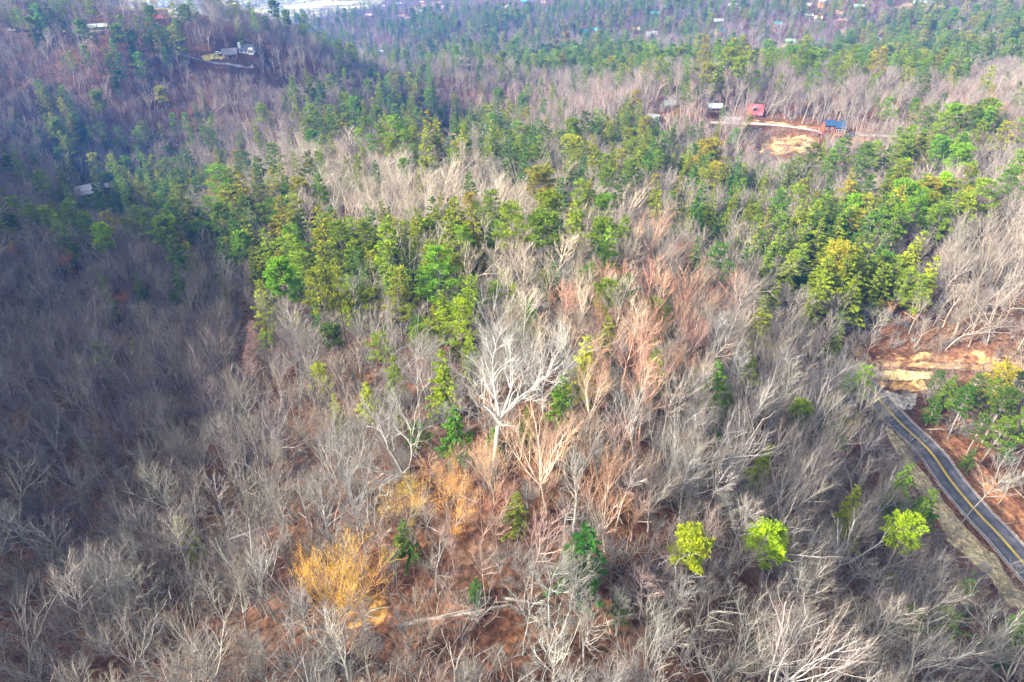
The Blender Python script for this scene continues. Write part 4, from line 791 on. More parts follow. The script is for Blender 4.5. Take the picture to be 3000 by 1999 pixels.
# hand placed: name, model, u, v of the crown, height, foliage or twig colour, bark colour, label, category, short name
T_OR, T_TAN, T_YEL, T_GOLD = (0.50, 0.20, 0.075), (0.46, 0.27, 0.13), (0.46, 0.35, 0.06), (0.66, 0.36, 0.05)
HAND = [
 ("oak_tree","oak",1440,1130,21.5,PALE,(0.37,0.355,0.32),"huge bare oak with thick crooked pale limbs in the middle","tree","the huge pale oak"),
 ("oak_tree","snag",1190,1270,16.5,PALE,(0.34,0.325,0.30),"crooked pale oak with two heavy limbs left of the huge oak","tree","the two limbed oak"),
 ("oak_tree","bare1",1600,1030,18,PALE,(0.36,0.345,0.32),"bare pale oak standing just behind the huge middle oak","tree",None),
 ("hemlock_tree","hemlock0",1712,1045,13,(0.23,0.26,0.015),DARKB,"bright yellow green hemlock right behind the huge oak","tree","the yellow green hemlock"),
 ("hemlock_tree","hemlock1",1075,1160,9,(0.20,0.25,0.015),DARKB,"lime green hemlock above the two limbed oak","tree","the lime hemlock"),
 ("hemlock_tree","hemlock2",985,1190,8,(0.19,0.22,0.015),DARKB,"small yellow green hemlock tucked left of the lime hemlock","tree",None),
 ("pine_tree","roundpine0",2275,1590,14.5,(0.165,0.27,0.012),GREY,"bright lime green pine with a dense egg shaped crown","tree","the egg shaped lime pine"),
 ("pine_tree","roundpine1",2645,1575,15.5,(0.165,0.25,0.014),(0.34,0.30,0.25),"lime pine with an open crown and bare trunk beside the road","tree","the roadside lime pine"),
 ("pine_tree","roundpine1",2030,1620,12.5,(0.165,0.21,0.02),GREY,"loose yellow green pine left of the egg shaped lime pine","tree","the loose yellow pine"),
 ("hemlock_tree","hemlock3",1705,1610,14.5,(0.025,0.095,0.032),DARKB,"deep green hemlock low among bare trees, bottom middle","tree","the deep green hemlock"),
 ("beech_tree","gold",955,1700,13.5,(0.50,0.32,0.14),(0.50,0.36,0.18),"broom crowned beech glowing gold above the golden clearing","tree","the gold beech"),
 ("beech_tree","beech1",1175,1430,11,T_YEL,(0.42,0.38,0.30),"slim tree with yellow leaves below the two limbed oak","tree","the yellow leaved tree"),
 ("beech_tree","beech1",1325,1420,13,(0.50,0.26,0.09),(0.42,0.33,0.24),"thin orange brown beech left of the orange topped pair","tree",None),
 ("beech_tree","beech2",1445,1350,11,(0.56,0.28,0.13),(0.44,0.36,0.28),"low orange leaved beech at the foot of the huge oak","tree","the orange beech"),
 ("maple_tree","bare4",1610,1290,18,(0.56,0.34,0.20),(0.60,0.50,0.38),"tall fan shaped tree with orange topped twigs right of the oak","tree","the orange topped fan tree"),
 ("maple_tree","bare4",1790,1470,13,(0.54,0.27,0.13),(0.50,0.40,0.32),"beech with rust orange tops above the deep green hemlock","tree","the rust topped beech"),
 ("maple_tree","bare4",2030,960,15,(0.50,0.27,0.21),(0.50,0.38,0.33),"rosy twigged tree at the right edge of the bright ridge","tree","the rosy tree"),
 ("maple_tree","bare3",1930,1070,16,(0.52,0.30,0.21),(0.54,0.43,0.36),"broad salmon coloured tree below the rosy tree","tree",None),
 ("maple_tree","bare9",1800,980,13,(0.46,0.26,0.18),(0.46,0.36,0.30),"dusky orange tree behind the yellow green hemlock","tree",None),
 ("maple_tree","bare5",1885,740,13,(0.60,0.38,0.26),(0.54,0.46,0.38),"pale orange topped tree high on the bright ridge","tree",None),
 ("maple_tree","bare3",1730,1120,16,(0.54,0.36,0.21),(0.58,0.50,0.38),"tan fan topped tree just right of the yellow green hemlock","tree",None),
 ("maple_tree","bare5",1830,1270,14,(0.50,0.31,0.26),(0.52,0.44,0.38),"pinkish slender tree right of the orange topped fan tree","tree",None),
 ("beech_tree","beech0",185,750,11,(0.46,0.18,0.07),DARKB,"rust orange beech in the shaded left hollow","tree","the left rust beech"),
 ("beech_tree","beech0",20,730,10,(0.44,0.19,0.09),DARKB,"orange brown beech at the left edge of the hollow","tree",None),
 ("beech_tree","beech0",362,868,8,(0.48,0.18,0.06),DARKB,"small orange beech below the dark green conical hemlock","tree",None),
 ("beech_tree","beech1",285,1250,8,(0.38,0.19,0.06),GREY,"small amber leaved tree in the dark left hollow","tree","the amber tree"),
 ("beech_tree","beech1",2600,885,9,(0.52,0.25,0.10),(0.38,0.3,0.24),"small copper leaved tree below the right hemlock stand","tree",None),
 ("beech_tree","beech0",1312,1375,7,(0.55,0.27,0.1),GREY,"little copper bush tree between the oak and yellow tree","tree",None),
 ("beech_tree","beech0",2490,1225,8,(0.50,0.36,0.03),GREY,"yellow green leaved small tree left of the road bend","tree","the road bend yellow tree"),
 ("pine_tree","roundpine0",285,700,20,(0.16,0.26,0.02),DARKB,"pine with a wide lime green flat top in the left hollow","tree","the flat topped lime pine"),
 ("hemlock_tree","hemlock1",412,838,13,(0.07,0.13,0.025),DARKB,"dark green conical hemlock in the shaded left hollow","tree","the hollow hemlock"),
 ("hemlock_tree","hemlock0",505,868,10,(0.05,0.10,0.03),DARKB,"leaning dark hemlock right of the conical hollow hemlock","tree",None),
 ("pine_tree","roundpine0",845,810,21,(0.10,0.22,0.02),DARKB,"bright green tall pine at the left side of the ridge","tree","the bright ridge pine"),
 ("pine_tree","pine1",925,860,20,(0.14,0.17,0.035),(0.12,0.09,0.08),"olive pine with a dark bare trunk right of the bright pine","tree",None),
 ("pine_tree","pine1",985,850,19,(0.13,0.16,0.03),(0.12,0.09,0.08),"thin olive pine, second right of the bright ridge pine","tree",None),
 ("pine_tree","roundpine0",690,725,20,(0.085,0.17,0.035),DARKB,"rounded green pine above the row of yellow hemlocks","tree","the rounded green pine"),
 ("pine_tree","roundpine1",642,655,16,(0.17,0.23,0.03),GREY,"light lime pine left of the rounded green pine","tree",None),
 ("hemlock_tree","hemlock2",735,770,14,(0.13,0.17,0.02),DARKB,"yellow green hemlock, leftmost of the row on the ridge flank","tree",None),
 ("hemlock_tree","hemlock2",762,765,15,(0.14,0.18,0.02),DARKB,"yellow green hemlock, second of the row on the ridge flank","tree",None),
 ("hemlock_tree","hemlock2",790,780,13,(0.13,0.17,0.02),DARKB,"yellow green hemlock, third of the row on the ridge flank","tree",None),
 ("hemlock_tree","hemlock2",895,765,15,(0.14,0.18,0.02),DARKB,"narrow yellow green hemlock just above the bright ridge pine","tree",None),
 ("hemlock_tree","hemlock0",1780,720,18,(0.11,0.21,0.03),DARKB,"tall columnar green hemlock on the bright ridge crest","tree","the crest hemlock"),
 ("pine_tree","pine2",1275,790,20,(0.09,0.20,0.035),DARKB,"tall fresh green pine in the middle of the ridge","tree","the fresh green pine"),
 ("pine_tree","pine0",1160,860,18,(0.13,0.155,0.04),DARKB,"olive green rounded pine left of the fresh green pine","tree","the olive pine"),
 ("pine_tree","pine2",1350,935,14,(0.15,0.22,0.015),(0.2,0.16,0.12),"yellow green layered pine below the fresh green pine","tree","the layered yellow pine"),
 ("hemlock_tree","hemlock1",1385,860,14,(0.10,0.16,0.02),DARKB,"dark gold hemlock beside the fresh green pine","tree",None),
 ("hemlock_tree","hemlock0",2090,1115,15,(0.055,0.13,0.028),DARKB,"green hemlock among grey trees right of the salmon tree","tree","the green slope hemlock"),
 ("hemlock_tree","hemlock1",2130,1155,8,(0.08,0.17,0.02),DARKB,"small bright hemlock at the foot of the green slope hemlock","tree",None),
 ("hemlock_tree","hemlock0",2648,1410,15,(0.07,0.13,0.025),DARKB,"green conical hemlock beside the paved road","tree","the roadside hemlock"),
 ("hemlock_tree","hemlock1",2720,1485,14,(0.06,0.11,0.022),DARKB,"dull green hemlock just right of the roadside lime pine","tree",None),
 ("hemlock_tree","hemlock2",2690,1500,13,(0.065,0.12,0.02),DARKB,"narrow hemlock squeezed behind the roadside lime pine","tree",None),
 ("hemlock_tree","hemlock1",2460,1250,10,(0.06,0.13,0.025),DARKB,"bushy green hemlock left of the road bend","tree",None),
 ("hemlock_tree","hemlock0",2452,990,12,(0.12,0.15,0.05),DARKB,"pale olive hemlock above the road bend","tree",None),
 ("hemlock_tree","hemlock1",2340,1090,9,(0.07,0.14,0.03),DARKB,"small green hemlock left of the pale olive one","tree",None),
 ("hemlock_tree","hemlock0",2985,1840,14,(0.045,0.12,0.012),DARKB,"dark green hemlock cut by the right edge near the bottom","tree","the edge hemlock"),
 ("pine_tree","roundpine0",2780,555,19,(0.16,0.30,0.02),GREY,"bright green round topped pine on the right slope","tree","the round bright pine"),
 ("pine_tree","roundpine1",2500,615,19,(0.11,0.23,0.02),GREY,"vivid green pine above the hemlock stand","tree","the vivid green pine"),
 ("pine_tree","pine2",2590,600,17,(0.09,0.17,0.03),GREY,"spreading green pine right of the vivid green pine","tree",None),
 ("pine_tree","pine0",2180,515,17,(0.16,0.24,0.03),GREY,"yellow green layered pine on the near spur slope","tree",None),
 ("pine_tree","pine2",2155,400,15,(0.06,0.19,0.03),DARKB,"small fresh green conical pine below the red roofed cabin","tree","the fresh conical pine"),
 ("hemlock_tree","hemlock2",2105,380,14,(0.15,0.17,0.02),DARKB,"slim yellow green hemlock below the pale roofed cabin","tree",None),
 ("hemlock_tree","hemlock0",2195,340,13,(0.17,0.17,0.02),DARKB,"golden green hemlock touching the red roofed cabin","tree",None),
 ("hemlock_tree","hemlock2",2418,425,12,(0.13,0.17,0.03),DARKB,"hemlock growing against the blue roofed cabin deck","tree",None),
 ("hemlock_tree","hemlock1",220,588,15,(0.12,0.15,0.02),DARKB,"yellow edged hemlock left of the metal roofed hollow house","tree","the yellow edged hemlock"),
 ("hemlock_tree","hemlock0",300,590,17,(0.08,0.12,0.04),DARKB,"wide dull green hemlock right of the metal roofed hollow house","tree",None),
 ("pine_tree","roundpine1",275,475,18,(0.20,0.23,0.10),GREY,"pale grey green tree behind the metal roofed hollow house","tree",None),
 ("pine_tree","pine0",1055,405,17,(0.15,0.25,0.03),GREY,"lime topped pine behind the bright ridge end","tree",None),
 ("pine_tree","pine2",1245,105,27,(0.05,0.12,0.045),DARKB,"tall dark pine in front of the far blue hills","tree","the tall dark pine"),
 ("pine_tree","pine1",525,95,26,(0.05,0.10,0.045),DARKB,"tall dark pine standing alone on the left hilltop","tree","the lone hilltop pine"),
 ("pine_tree","pine0",452,85,24,(0.055,0.11,0.04),DARKB,"broad dark pine left of the lone hilltop pine","tree",None),
 ("pine_tree","pine2",483,165,20,(0.05,0.11,0.045),DARKB,"dense dark pine below the lone hilltop pine","tree",None),
]
HAND += [
 ("hemlock_tree","hemlock1",1335,1250,11,(0.045,0.115,0.03),DARKB,"dark green hemlock left of the huge oak trunk","tree",None),
 ("hemlock_tree","hemlock0",1300,1090,13,(0.13,0.19,0.02),DARKB,"yellow green hemlock behind the left limbs of the huge oak","tree",None),
 ("hemlock_tree","hemlock1",1450,1280,6,(0.05,0.16,0.03),DARKB,"low bushy green hemlock under the huge oak","tree",None),
 ("hemlock_tree","hemlock2",1545,1230,7,(0.10,0.19,0.02),DARKB,"small green hemlock right of the huge oak trunk","tree",None),
 ("hemlock_tree","hemlock1",1650,1150,10,(0.07,0.15,0.025),DARKB,"green hemlock at the foot of the yellow green hemlock","tree",None),
 ("hemlock_tree","hemlock0",1150,1090,11,(0.10,0.15,0.035),DARKB,"faded green hemlock above the lime hemlock","tree",None),
 ("hemlock_tree","hemlock1",1520,1480,8,(0.10,0.13,0.05),DARKB,"dull green hemlock below the orange topped fan tree","tree",None),
 ("hemlock_tree","hemlock0",1380,1010,10,(0.13,0.19,0.02),DARKB,"small yellow green hemlock below the layered yellow pine","tree",None),
 ("hemlock_tree","hemlock1",1190,1560,8,(0.06,0.11,0.04),DARKB,"dull dark hemlock below the yellow leaved tree","tree",None),
 ("hemlock_tree","hemlock1",1390,1720,5,(0.035,0.085,0.035),DARKB,"low dark hemlock by the long fallen trunk","tree",None),
 ("hemlock_tree","hemlock1",1820,1750,6,(0.05,0.085,0.045),DARKB,"low grey green hemlock right of the deep green hemlock","tree",None),
 ("hemlock_tree","hemlock1",1560,920,12,(0.06,0.13,0.03),DARKB,"green hemlock high on the bright ridge behind the oaks","tree",None),
 ("hemlock_tree","hemlock2",1440,700,14,(0.08,0.16,0.03),DARKB,"narrow green hemlock on the pale ridge left of the crest hemlock","tree",None),
]
# the hemlock stand on the right slope, tree by tree
for i, (u, v, h, g) in enumerate([(2350,665,17,0),(2395,690,18,1),(2460,680,19,0),(2345,720,18,1),(2440,745,18,0),(2505,735,17,1),(2320,780,16,0),(2385,800,18,2),(2420,800,17,0),(2395,850,16,1),(2530,780,18,0),(2480,800,17,2),(2500,850,18,1),(2530,880,17,0),(2275,860,12,1),(2560,820,16,2)]):
    row = ("top", "middle", "bottom")[0 if v < 700 else 1 if v < 805 else 2]
    HAND.append(("hemlock_tree", "hemlock%d" % ((g + i) % 5), u, v, h * RG.uniform(1.05, 1.35), tuple(c * f for c, f in zip((0.12, 0.165, 0.012), [RG.uniform(.75, 1.2)] * 3)), DARKB, "yellow green hemlock in the right slope stand, %s part, number %d from its left" % (row, 0), "tree", None))
for i, (u, v, h, g) in enumerate([(2615,790,18,0),(2660,750,17,2),(2650,830,18,1),(2730,800,18,0),(2700,850,17,2),(2690,720,16,0)]):
    HAND.append(("pine_tree", "hemlock%d" % g if i % 2 else "pine2", u, v, h, ((0.12,0.18,0.03),(0.17,0.21,0.015))[i % 2], DARKB, None, "tree", None))
for i, (u, v, h, g) in enumerate([(2060,600,15,0),(2090,605,16,2),(2160,590,17,0),(2195,595,16,2),(2220,620,15,1),(2240,590,15,0),(2130,640,14,1),(2045,640,13,2)]):
    HAND.append(("hemlock_tree", "hemlock%d" % g, u, v, h, (0.115, 0.165, 0.014), DARKB, None, "tree", None))
for i, (u, v, h, m) in enumerate([(2745,1110,10,"pine2"),(2790,1130,11,"hemlock1"),(2860,1140,14,"pine2"),(2830,1190,15,"roundpine0"),(2900,1150,15,"pine2"),(2940,1190,16,"roundpine1"),(2980,1120,13,"pine0"),(2930,1260,14,"pine2"),(2880,1250,13,"pine0"),(2740,1190,9,"hemlock1"),(2990,1230,14,"pine2"),(2850,1330,7,"hemlock1"),(2960,1320,9,"pine0")]):
    HAND.append(("pine_tree" if "pine" in m else "hemlock_tree", m, u, v, h, ((0.035,0.085,0.022),(0.065,0.12,0.018),(0.045,0.08,0.028))[i % 3], (0.3,0.27,0.24), None, "tree", None))
ORD = ["first", "second", "third", "fourth", "fifth", "sixth", "seventh", "eighth", "ninth", "tenth", "eleventh", "twelfth", "thirteenth", "fourteenth", "fifteenth", "sixteenth", "seventeenth", "eighteenth", "nineteenth", "twentieth"]
def ordinal(i): return ORD[i] if i < 20 else {2: "twenty", 3: "thirty", 4: "forty", 5: "fifty"}[(i + 1) // 10] + ("-" + ORD[(i + 1) % 10 - 1] if (i + 1) % 10 else "-fold")
OAK_RZ = 0.3
AUTO = []   # trees still to be labelled: (object, kind phrase, u, v)
for nm, mdl, u, v, h, tint, bark, lab, cat, short in HAND:
    if mdl.startswith('hemlock'): nm = 'hemlock_tree'
    auto = lab is None or "number 0" in lab or "number %d" % 0 in (lab or "")
    x, y, z = on_crown(u, v, h)
    if float(road_dist(np.array([x]), np.array([y]))[0]) < 1.5: print('ROAD', lab, u, v); continue
    grp = {"oak_tree": "bare oaks on the ridge", "hemlock_tree": "hemlock trees", "pine_tree": "pine trees", "beech_tree": "trees that kept coloured leaves or twigs", "maple_tree": "trees with warm coloured bare twigs"}[nm]
    o = plant(nm, mdl, x, y, h, tint, bark, None if auto else lab, cat, grp, rz=({1440: OAK_RZ}.get(u) if nm == 'oak_tree' else None), sxy=(1.12 if "round" in mdl else 1.3 if "hemlock" in mdl else 1.1 if "pine" in mdl else 1.0))
    PLANTED.append((x, y, 2.4 if nm != "oak_tree" else 4.5, h, u, v))
    if short: LANDMARKS.append((u, v, short))
    if auto: AUTO.append((o, "yellow green hemlock" if nm == "hemlock_tree" else "green pine", u, v, nm))
for u, v, s in [(2440,385,"the blue roofed cabin"),(2214,325,"the red roofed cabin"),(256,560,"the metal roofed hollow house"),(720,145,"the white hillside house"),(2630,1165,"the concrete apron"),(1060,1780,"the golden clearing"),(740,1010,"the earth footpath"),(2800,1450,"the paved road"),(1310,440,"the valley road")]: LANDMARKS.append((u, v, s))

# where conifers gather: u, v, reach u, reach v, share, pine share
STANDS = [(1100,330,200,80,.38,.5),(380,560,120,55,.75,.15),(160,420,200,110,.35,.6),(700,600,230,80,.42,.3),(880,740,260,90,.5,.2),(1060,800,280,120,.48,.35),(1330,850,120,120,.38,.6),(1600,440,280,80,.28,.25),(1950,440,260,90,.34,.35),(2120,610,170,60,.45,.2),
 (2420,760,150,110,.70,.15),(2740,440,260,110,.62,.85),(2600,600,200,80,.5,.8),(2880,1180,140,110,.45,.7),(1750,180,190,45,.6,.8),(2500,165,420,50,.52,.9),(2300,60,700,60,.42,.9),(1300,120,300,60,.34,.8),(420,130,240,80,.22,.9),(60,60,120,60,.35,.9),(2900,80,220,80,.45,.9),
 (1000,400,160,40,.35,.3),(560,440,200,60,.18,.4),(250,200,250,80,.10,.9),(1500,700,220,130,.14,.5),(1700,1100,600,300,.05,.3),(300,720,220,60,.22,.6),(1250,1150,250,200,.14,.3),(2350,520,260,60,.30,.5),(1420,330,110,60,.3,.4),(1900,250,500,30,.22,.8),(1500,60,450,60,.32,.8)]
def stand_prob(u, v):
    p = np.full(u.shape, 0.035); pp = np.full(u.shape, 0.015)
    for su, sv, ru, rv, s, ps in STANDS:
        w = 1.3 * s * np.exp(-((u - su) / ru) ** 2 - ((v - sv) / rv) ** 2); pp += w * ps; p += w
    return np.minimum(p, .85), pp / p
# warm twigged species; pale ridge and dusky zones paint sun and shade into bark
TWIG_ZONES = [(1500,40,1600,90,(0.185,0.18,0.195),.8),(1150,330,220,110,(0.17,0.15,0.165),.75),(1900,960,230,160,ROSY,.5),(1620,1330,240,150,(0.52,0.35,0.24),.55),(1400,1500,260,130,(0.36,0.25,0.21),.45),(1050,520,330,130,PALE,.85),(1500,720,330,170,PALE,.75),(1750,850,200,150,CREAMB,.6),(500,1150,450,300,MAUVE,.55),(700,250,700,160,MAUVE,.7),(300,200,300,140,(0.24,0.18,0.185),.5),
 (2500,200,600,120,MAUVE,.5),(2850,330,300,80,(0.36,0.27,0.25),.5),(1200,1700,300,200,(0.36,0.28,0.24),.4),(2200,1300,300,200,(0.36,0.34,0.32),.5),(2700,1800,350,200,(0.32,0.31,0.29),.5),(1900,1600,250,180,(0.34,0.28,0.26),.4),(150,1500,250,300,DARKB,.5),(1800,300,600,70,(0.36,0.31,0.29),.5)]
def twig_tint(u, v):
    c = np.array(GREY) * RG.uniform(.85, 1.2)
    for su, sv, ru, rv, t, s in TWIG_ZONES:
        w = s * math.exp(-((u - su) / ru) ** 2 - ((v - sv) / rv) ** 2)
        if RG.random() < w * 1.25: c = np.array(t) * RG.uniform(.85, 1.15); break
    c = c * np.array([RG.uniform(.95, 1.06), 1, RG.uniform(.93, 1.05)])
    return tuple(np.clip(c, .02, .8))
def in_clear(x, y):
    keep = np.ones(x.shape)
    for out, k in CLEAR:
        keep = np.where(inside([tuple(q) for q in out], x, y), np.minimum(keep, k), keep)
    return keep
def jitter(y0, y1, s, xlim):
    xs = np.arange(-xlim, xlim, s); ys = np.arange(y0, y1, s); X, Y = np.meshgrid(xs, ys); X = X + (np.arange(len(ys)) % 2)[:, None] * s * .5
    X = X + rng.uniform(-.46, .46, X.shape) * s; Y = Y + rng.uniform(-.46, .46, Y.shape) * s; return X.ravel(), Y.ravel()
cand = []
for y0, y1, s, xl in ((12, 235, 3.6, 260), (235, 640, 4.2, 560), (640, 1150, 6.2, 1050), (1150, 2600, 14.0, 2000)):
    X, Y = jitter(y0, y1, s, xl); cand.append((X, Y, np.full(X.shape, s)))
X = np.concatenate([c[0] for c in cand]); Y = np.concatenate([c[1] for c in cand]); S = np.concatenate([c[2] for c in cand])
Z = ground_z(X, Y); Hh = np.clip(rng.normal(13.8, 2.9, X.shape), 6, 21); Hh = np.where(rng.random(X.shape) < .2, Hh * .6, Hh) * np.clip(.9 + np.hypot(X, Y) / 1500, .9, 1.05)
U, Vp, Dp = project(X, Y, Z + Hh * .7); Ub, Vb, Db = project(X, Y, Z)
ok = (U > -260) & (U < 3260) & (Vp < 2280) & (Vb > -90) & (Dp > 20)
ok &= (road_dist(X, Y) > 1.6) & (rng.random(X.shape) < in_clear(X, Y)) & (rng.random(X.shape) < .94)
ok &= (Y < 1150) | (rng.random(X.shape) < .5)
ok &= ~((Y > 800) & (Ub > 330) & (Ub < 1090) & (Vb < 74 - np.clip(Ub - 700, 0, 400) * .09) & (rng.random(X.shape) < .86))
for px, py, r, h, hu, hv in PLANTED: ok &= (np.hypot(X - px, Y - py) > r)
for px, py, pz, r0, r1 in PADS: ok &= np.hypot(X - px, Y - py) > r0 * 0.95
# leave the views of roofs and of the hand placed crowns mostly open
vt = project(X, Y, Z + Hh)[1]
for hu, hv, o in HOUSES:
    ds = math.hypot(*o.location[:2]); w = FPX * 7.5 / max(ds, 60)
    blk = (np.abs(U - hu) < w) & (vt < hv - 2) & (Vb > hv) & (rng.random(X.shape) < (.85 if hv > 240 else .42)); ok &= ~blk
for px, py, r, h, hu, hv in PLANTED:
    w = FPX * (4.6 if r > 4 else 3.0) / max(math.hypot(px, py, 80), 60); blk = (np.abs(U - hu) < w) & (vt < hv + w) & (Vb > hv) & (Y < py) & (rng.random(X.shape) < (.85 if py > 110 else .95 if r > 4 else .4)); ok &= ~blk
for poly in ([(2572,1172),(2600,1150),(2680,1210),(3010,1590),(3010,1790),(2760,1520),(2600,1280)], [(2565,1070),(2720,1060),(2700,1200),(2600,1190)], [(2215,395),(2400,390),(2400,445),(2225,455)], [(1040,1740),(1140,1740),(1140,1830),(1040,1830)], [(1290,420),(1325,420),(1330,480),(1290,470)], [(700,940),(770,940),(770,1120),(700,1120)], [(2740,1060),(3000,1040),(3000,1110),(2740,1090)], [(2230,356),(2400,370),(2400,395),(2230,380)], [(560,165),(760,190),(760,215),(560,195)]):
    gone = rng.random(X.shape) < .97
    for q in (0.15, 0.35, 0.55, 0.75, 0.95):
        uu, vv, _ = project(X, Y, Z + Hh * q); ok &= ~(inside(poly, uu, vv) & gone)
X, Y, Z, Hh, U, Vp, Vb, Dp, S = (a[ok] for a in (X, Y, Z, Hh, U, Vp, Vb, Dp, S))
P, PP = stand_prob(U, Vp); P = np.where((Vp > 1330) & (U < 2500), P * .4, P); P = np.clip(P * np.clip(.75 + 2.4 * vnoise(X / 34, Y / 34, 71) + 1.2 * vnoise(X / 12, Y / 12, 72), .05, 2.2), 0, .92); rr = rng.random(X.shape); isC = rr < P; isP = isC & (rng.random(X.shape) < PP)
isB = ~isC & (rng.random(X.shape) < np.where(Dp < 150, .014, .03))
order = np.argsort(Dp / Hh)
Hh = np.where(Dp < 140, Hh * .95, Hh); vis = (U > -20) & (U < 3020) & (Vp > -10) & (Vp < 2030)
quota = {"bare_tree": 300, "pine_tree": 170, "hemlock_tree": 170, "beech_tree": 45}
count = dict.fromkeys(quota, 0); REST = {"bare": [], "conifer": []}
for k in order:
    x, y, h, u, v = float(X[k]), float(Y[k]), float(Hh[k]), float(U[k]), float(Vp[k]); far = S[k] > 6
    if isC[k]:
        nm = "pine_tree" if isP[k] else "hemlock_tree"
        mdl = RG.choice(["pine0", "pine1", "pine2", "pine0", "pine1", "roundpine1"]) if isP[k] else "hemlock%d" % RG.randrange(5)
        base = RG.choice([G_PINE, G_OLIVE, G_PINE, (0.10, 0.17, 0.03), G_DEEP]) if isP[k] else RG.choice([G_HEM, G_HEM, (0.11, 0.15, 0.02), G_DEEP, (0.05, 0.10, 0.03)])
        tint = tuple(c * RG.uniform(.8, 1.2) for c in base); bark = (0.15, 0.125, 0.115); h *= 1.22 if Dp[k] > 150 else .85
    elif isB[k]:
        nm = "beech_tree"; mdl = "beech%d" % RG.randrange(3); tint = RG.choice([T_OR, T_TAN, (0.42, 0.22, 0.15), (0.40, 0.20, 0.13), (0.34, 0.2, 0.12)]); bark = (0.33, 0.29, 0.26); h *= .6
    else:
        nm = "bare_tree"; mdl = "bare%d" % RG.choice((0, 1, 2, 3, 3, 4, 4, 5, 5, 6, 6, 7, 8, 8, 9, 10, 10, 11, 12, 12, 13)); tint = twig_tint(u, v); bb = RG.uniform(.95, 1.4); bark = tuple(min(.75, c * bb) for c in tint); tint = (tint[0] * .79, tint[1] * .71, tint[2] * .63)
    if vis[k] and count[nm] < quota[nm] and not far:
        count[nm] += 1
        grp = {"bare_tree": "bare winter trees", "hemlock_tree": "hemlock trees", "pine_tree": "pine trees", "beech_tree": "trees that kept coloured leaves or twigs"}[nm]
        o = plant(nm, mdl, x, y, h, tint, bark, None, "tree", grp, sxy=(RG.uniform(1.15, 1.4) if isC[k] else RG.uniform(.85, 1.15)), tilt=(RG.gauss(0, .035), RG.gauss(0, .035)))
        if nm == "bare_tree": ph = SHAPE[mdl] + " " + ("rosy" if tint[0] > tint[2] * 2.1 else "pale" if sum(tint) > .86 else "dark" if sum(tint) < .42 else "grey") + " bare tree"
        elif nm == "beech_tree": ph = "brown leaved small tree"
        else: ph = ("bright " if sum(tint) > .30 else "dark " if sum(tint) < .2 else "") + ("green pine" if nm == "pine_tree" else "green hemlock")
        AUTO.append((o, ph, u, v, nm))
    else:
        REST["conifer" if isC[k] else "bare"].append((x, y, ZG(x, y), h, mdl, tint, bark))
for i, q in enumerate(main[::3]):
    uq = project(q[0], q[1], q[2])[0]
    if 2330 < uq < 2556:
        for dx, dy in ((-.5, -6.5), (1.5, -10.0), (-2.0, -14.0)):
            x, y = float(q[0] + dx + RG.uniform(-1, 1)), float(q[1] + dy + RG.uniform(-1, 1)); h = RG.uniform(11, 15); t = twig_tint(2450, 1150)
            if road_dist(np.array([x]), np.array([y]))[0] < 1.5 or RG.random() < .35: continue
            o = plant("bare_tree", "bare%d" % RG.choice((3, 4, 5, 8, 10)), x, y, h, tuple(c * .7 for c in t), tuple(c * 1.1 for c in t), None, "tree", "bare winter trees"); u_, v_, _d = project(x, y, ZG(x, y) + h * .7)
            AUTO.append((o, "grey bare tree", float(u_), float(v_), "bare_tree"))
print("planted", count, {k: len(v) for k, v in REST.items()})
# labels of the many: which one of its kind, counted from the nearest landmark
bins = {}
for rec in AUTO:
    o, ph, u, v, nm = rec
    lm = min(LANDMARKS, key=lambda q: (q[0] - u) ** 2 + ((q[1] - v) * 1.2) ** 2); du, dv = u - lm[0], v - lm[1]
    side = ("right of" if du > 0 else "left of") if abs(du) > abs(dv) else ("in front of" if dv > 0 else "behind")
    bins.setdefault((lm[2], side, nm), []).append((math.hypot(du, dv), rec))
for (ln, side, nm), lst in bins.items():
    lst.sort(key=lambda q: q[0]); kind = {"bare_tree": "bare tree", "pine_tree": "pine", "hemlock_tree": "hemlock", "beech_tree": "leafy tree"}[nm]
    for i, (_, rec) in enumerate(lst):
        rec[0]["label"] = "%s, %s %s %s" % (rec[1], "nearest" if i == 0 else ordinal(i) + " nearest", side, ln)

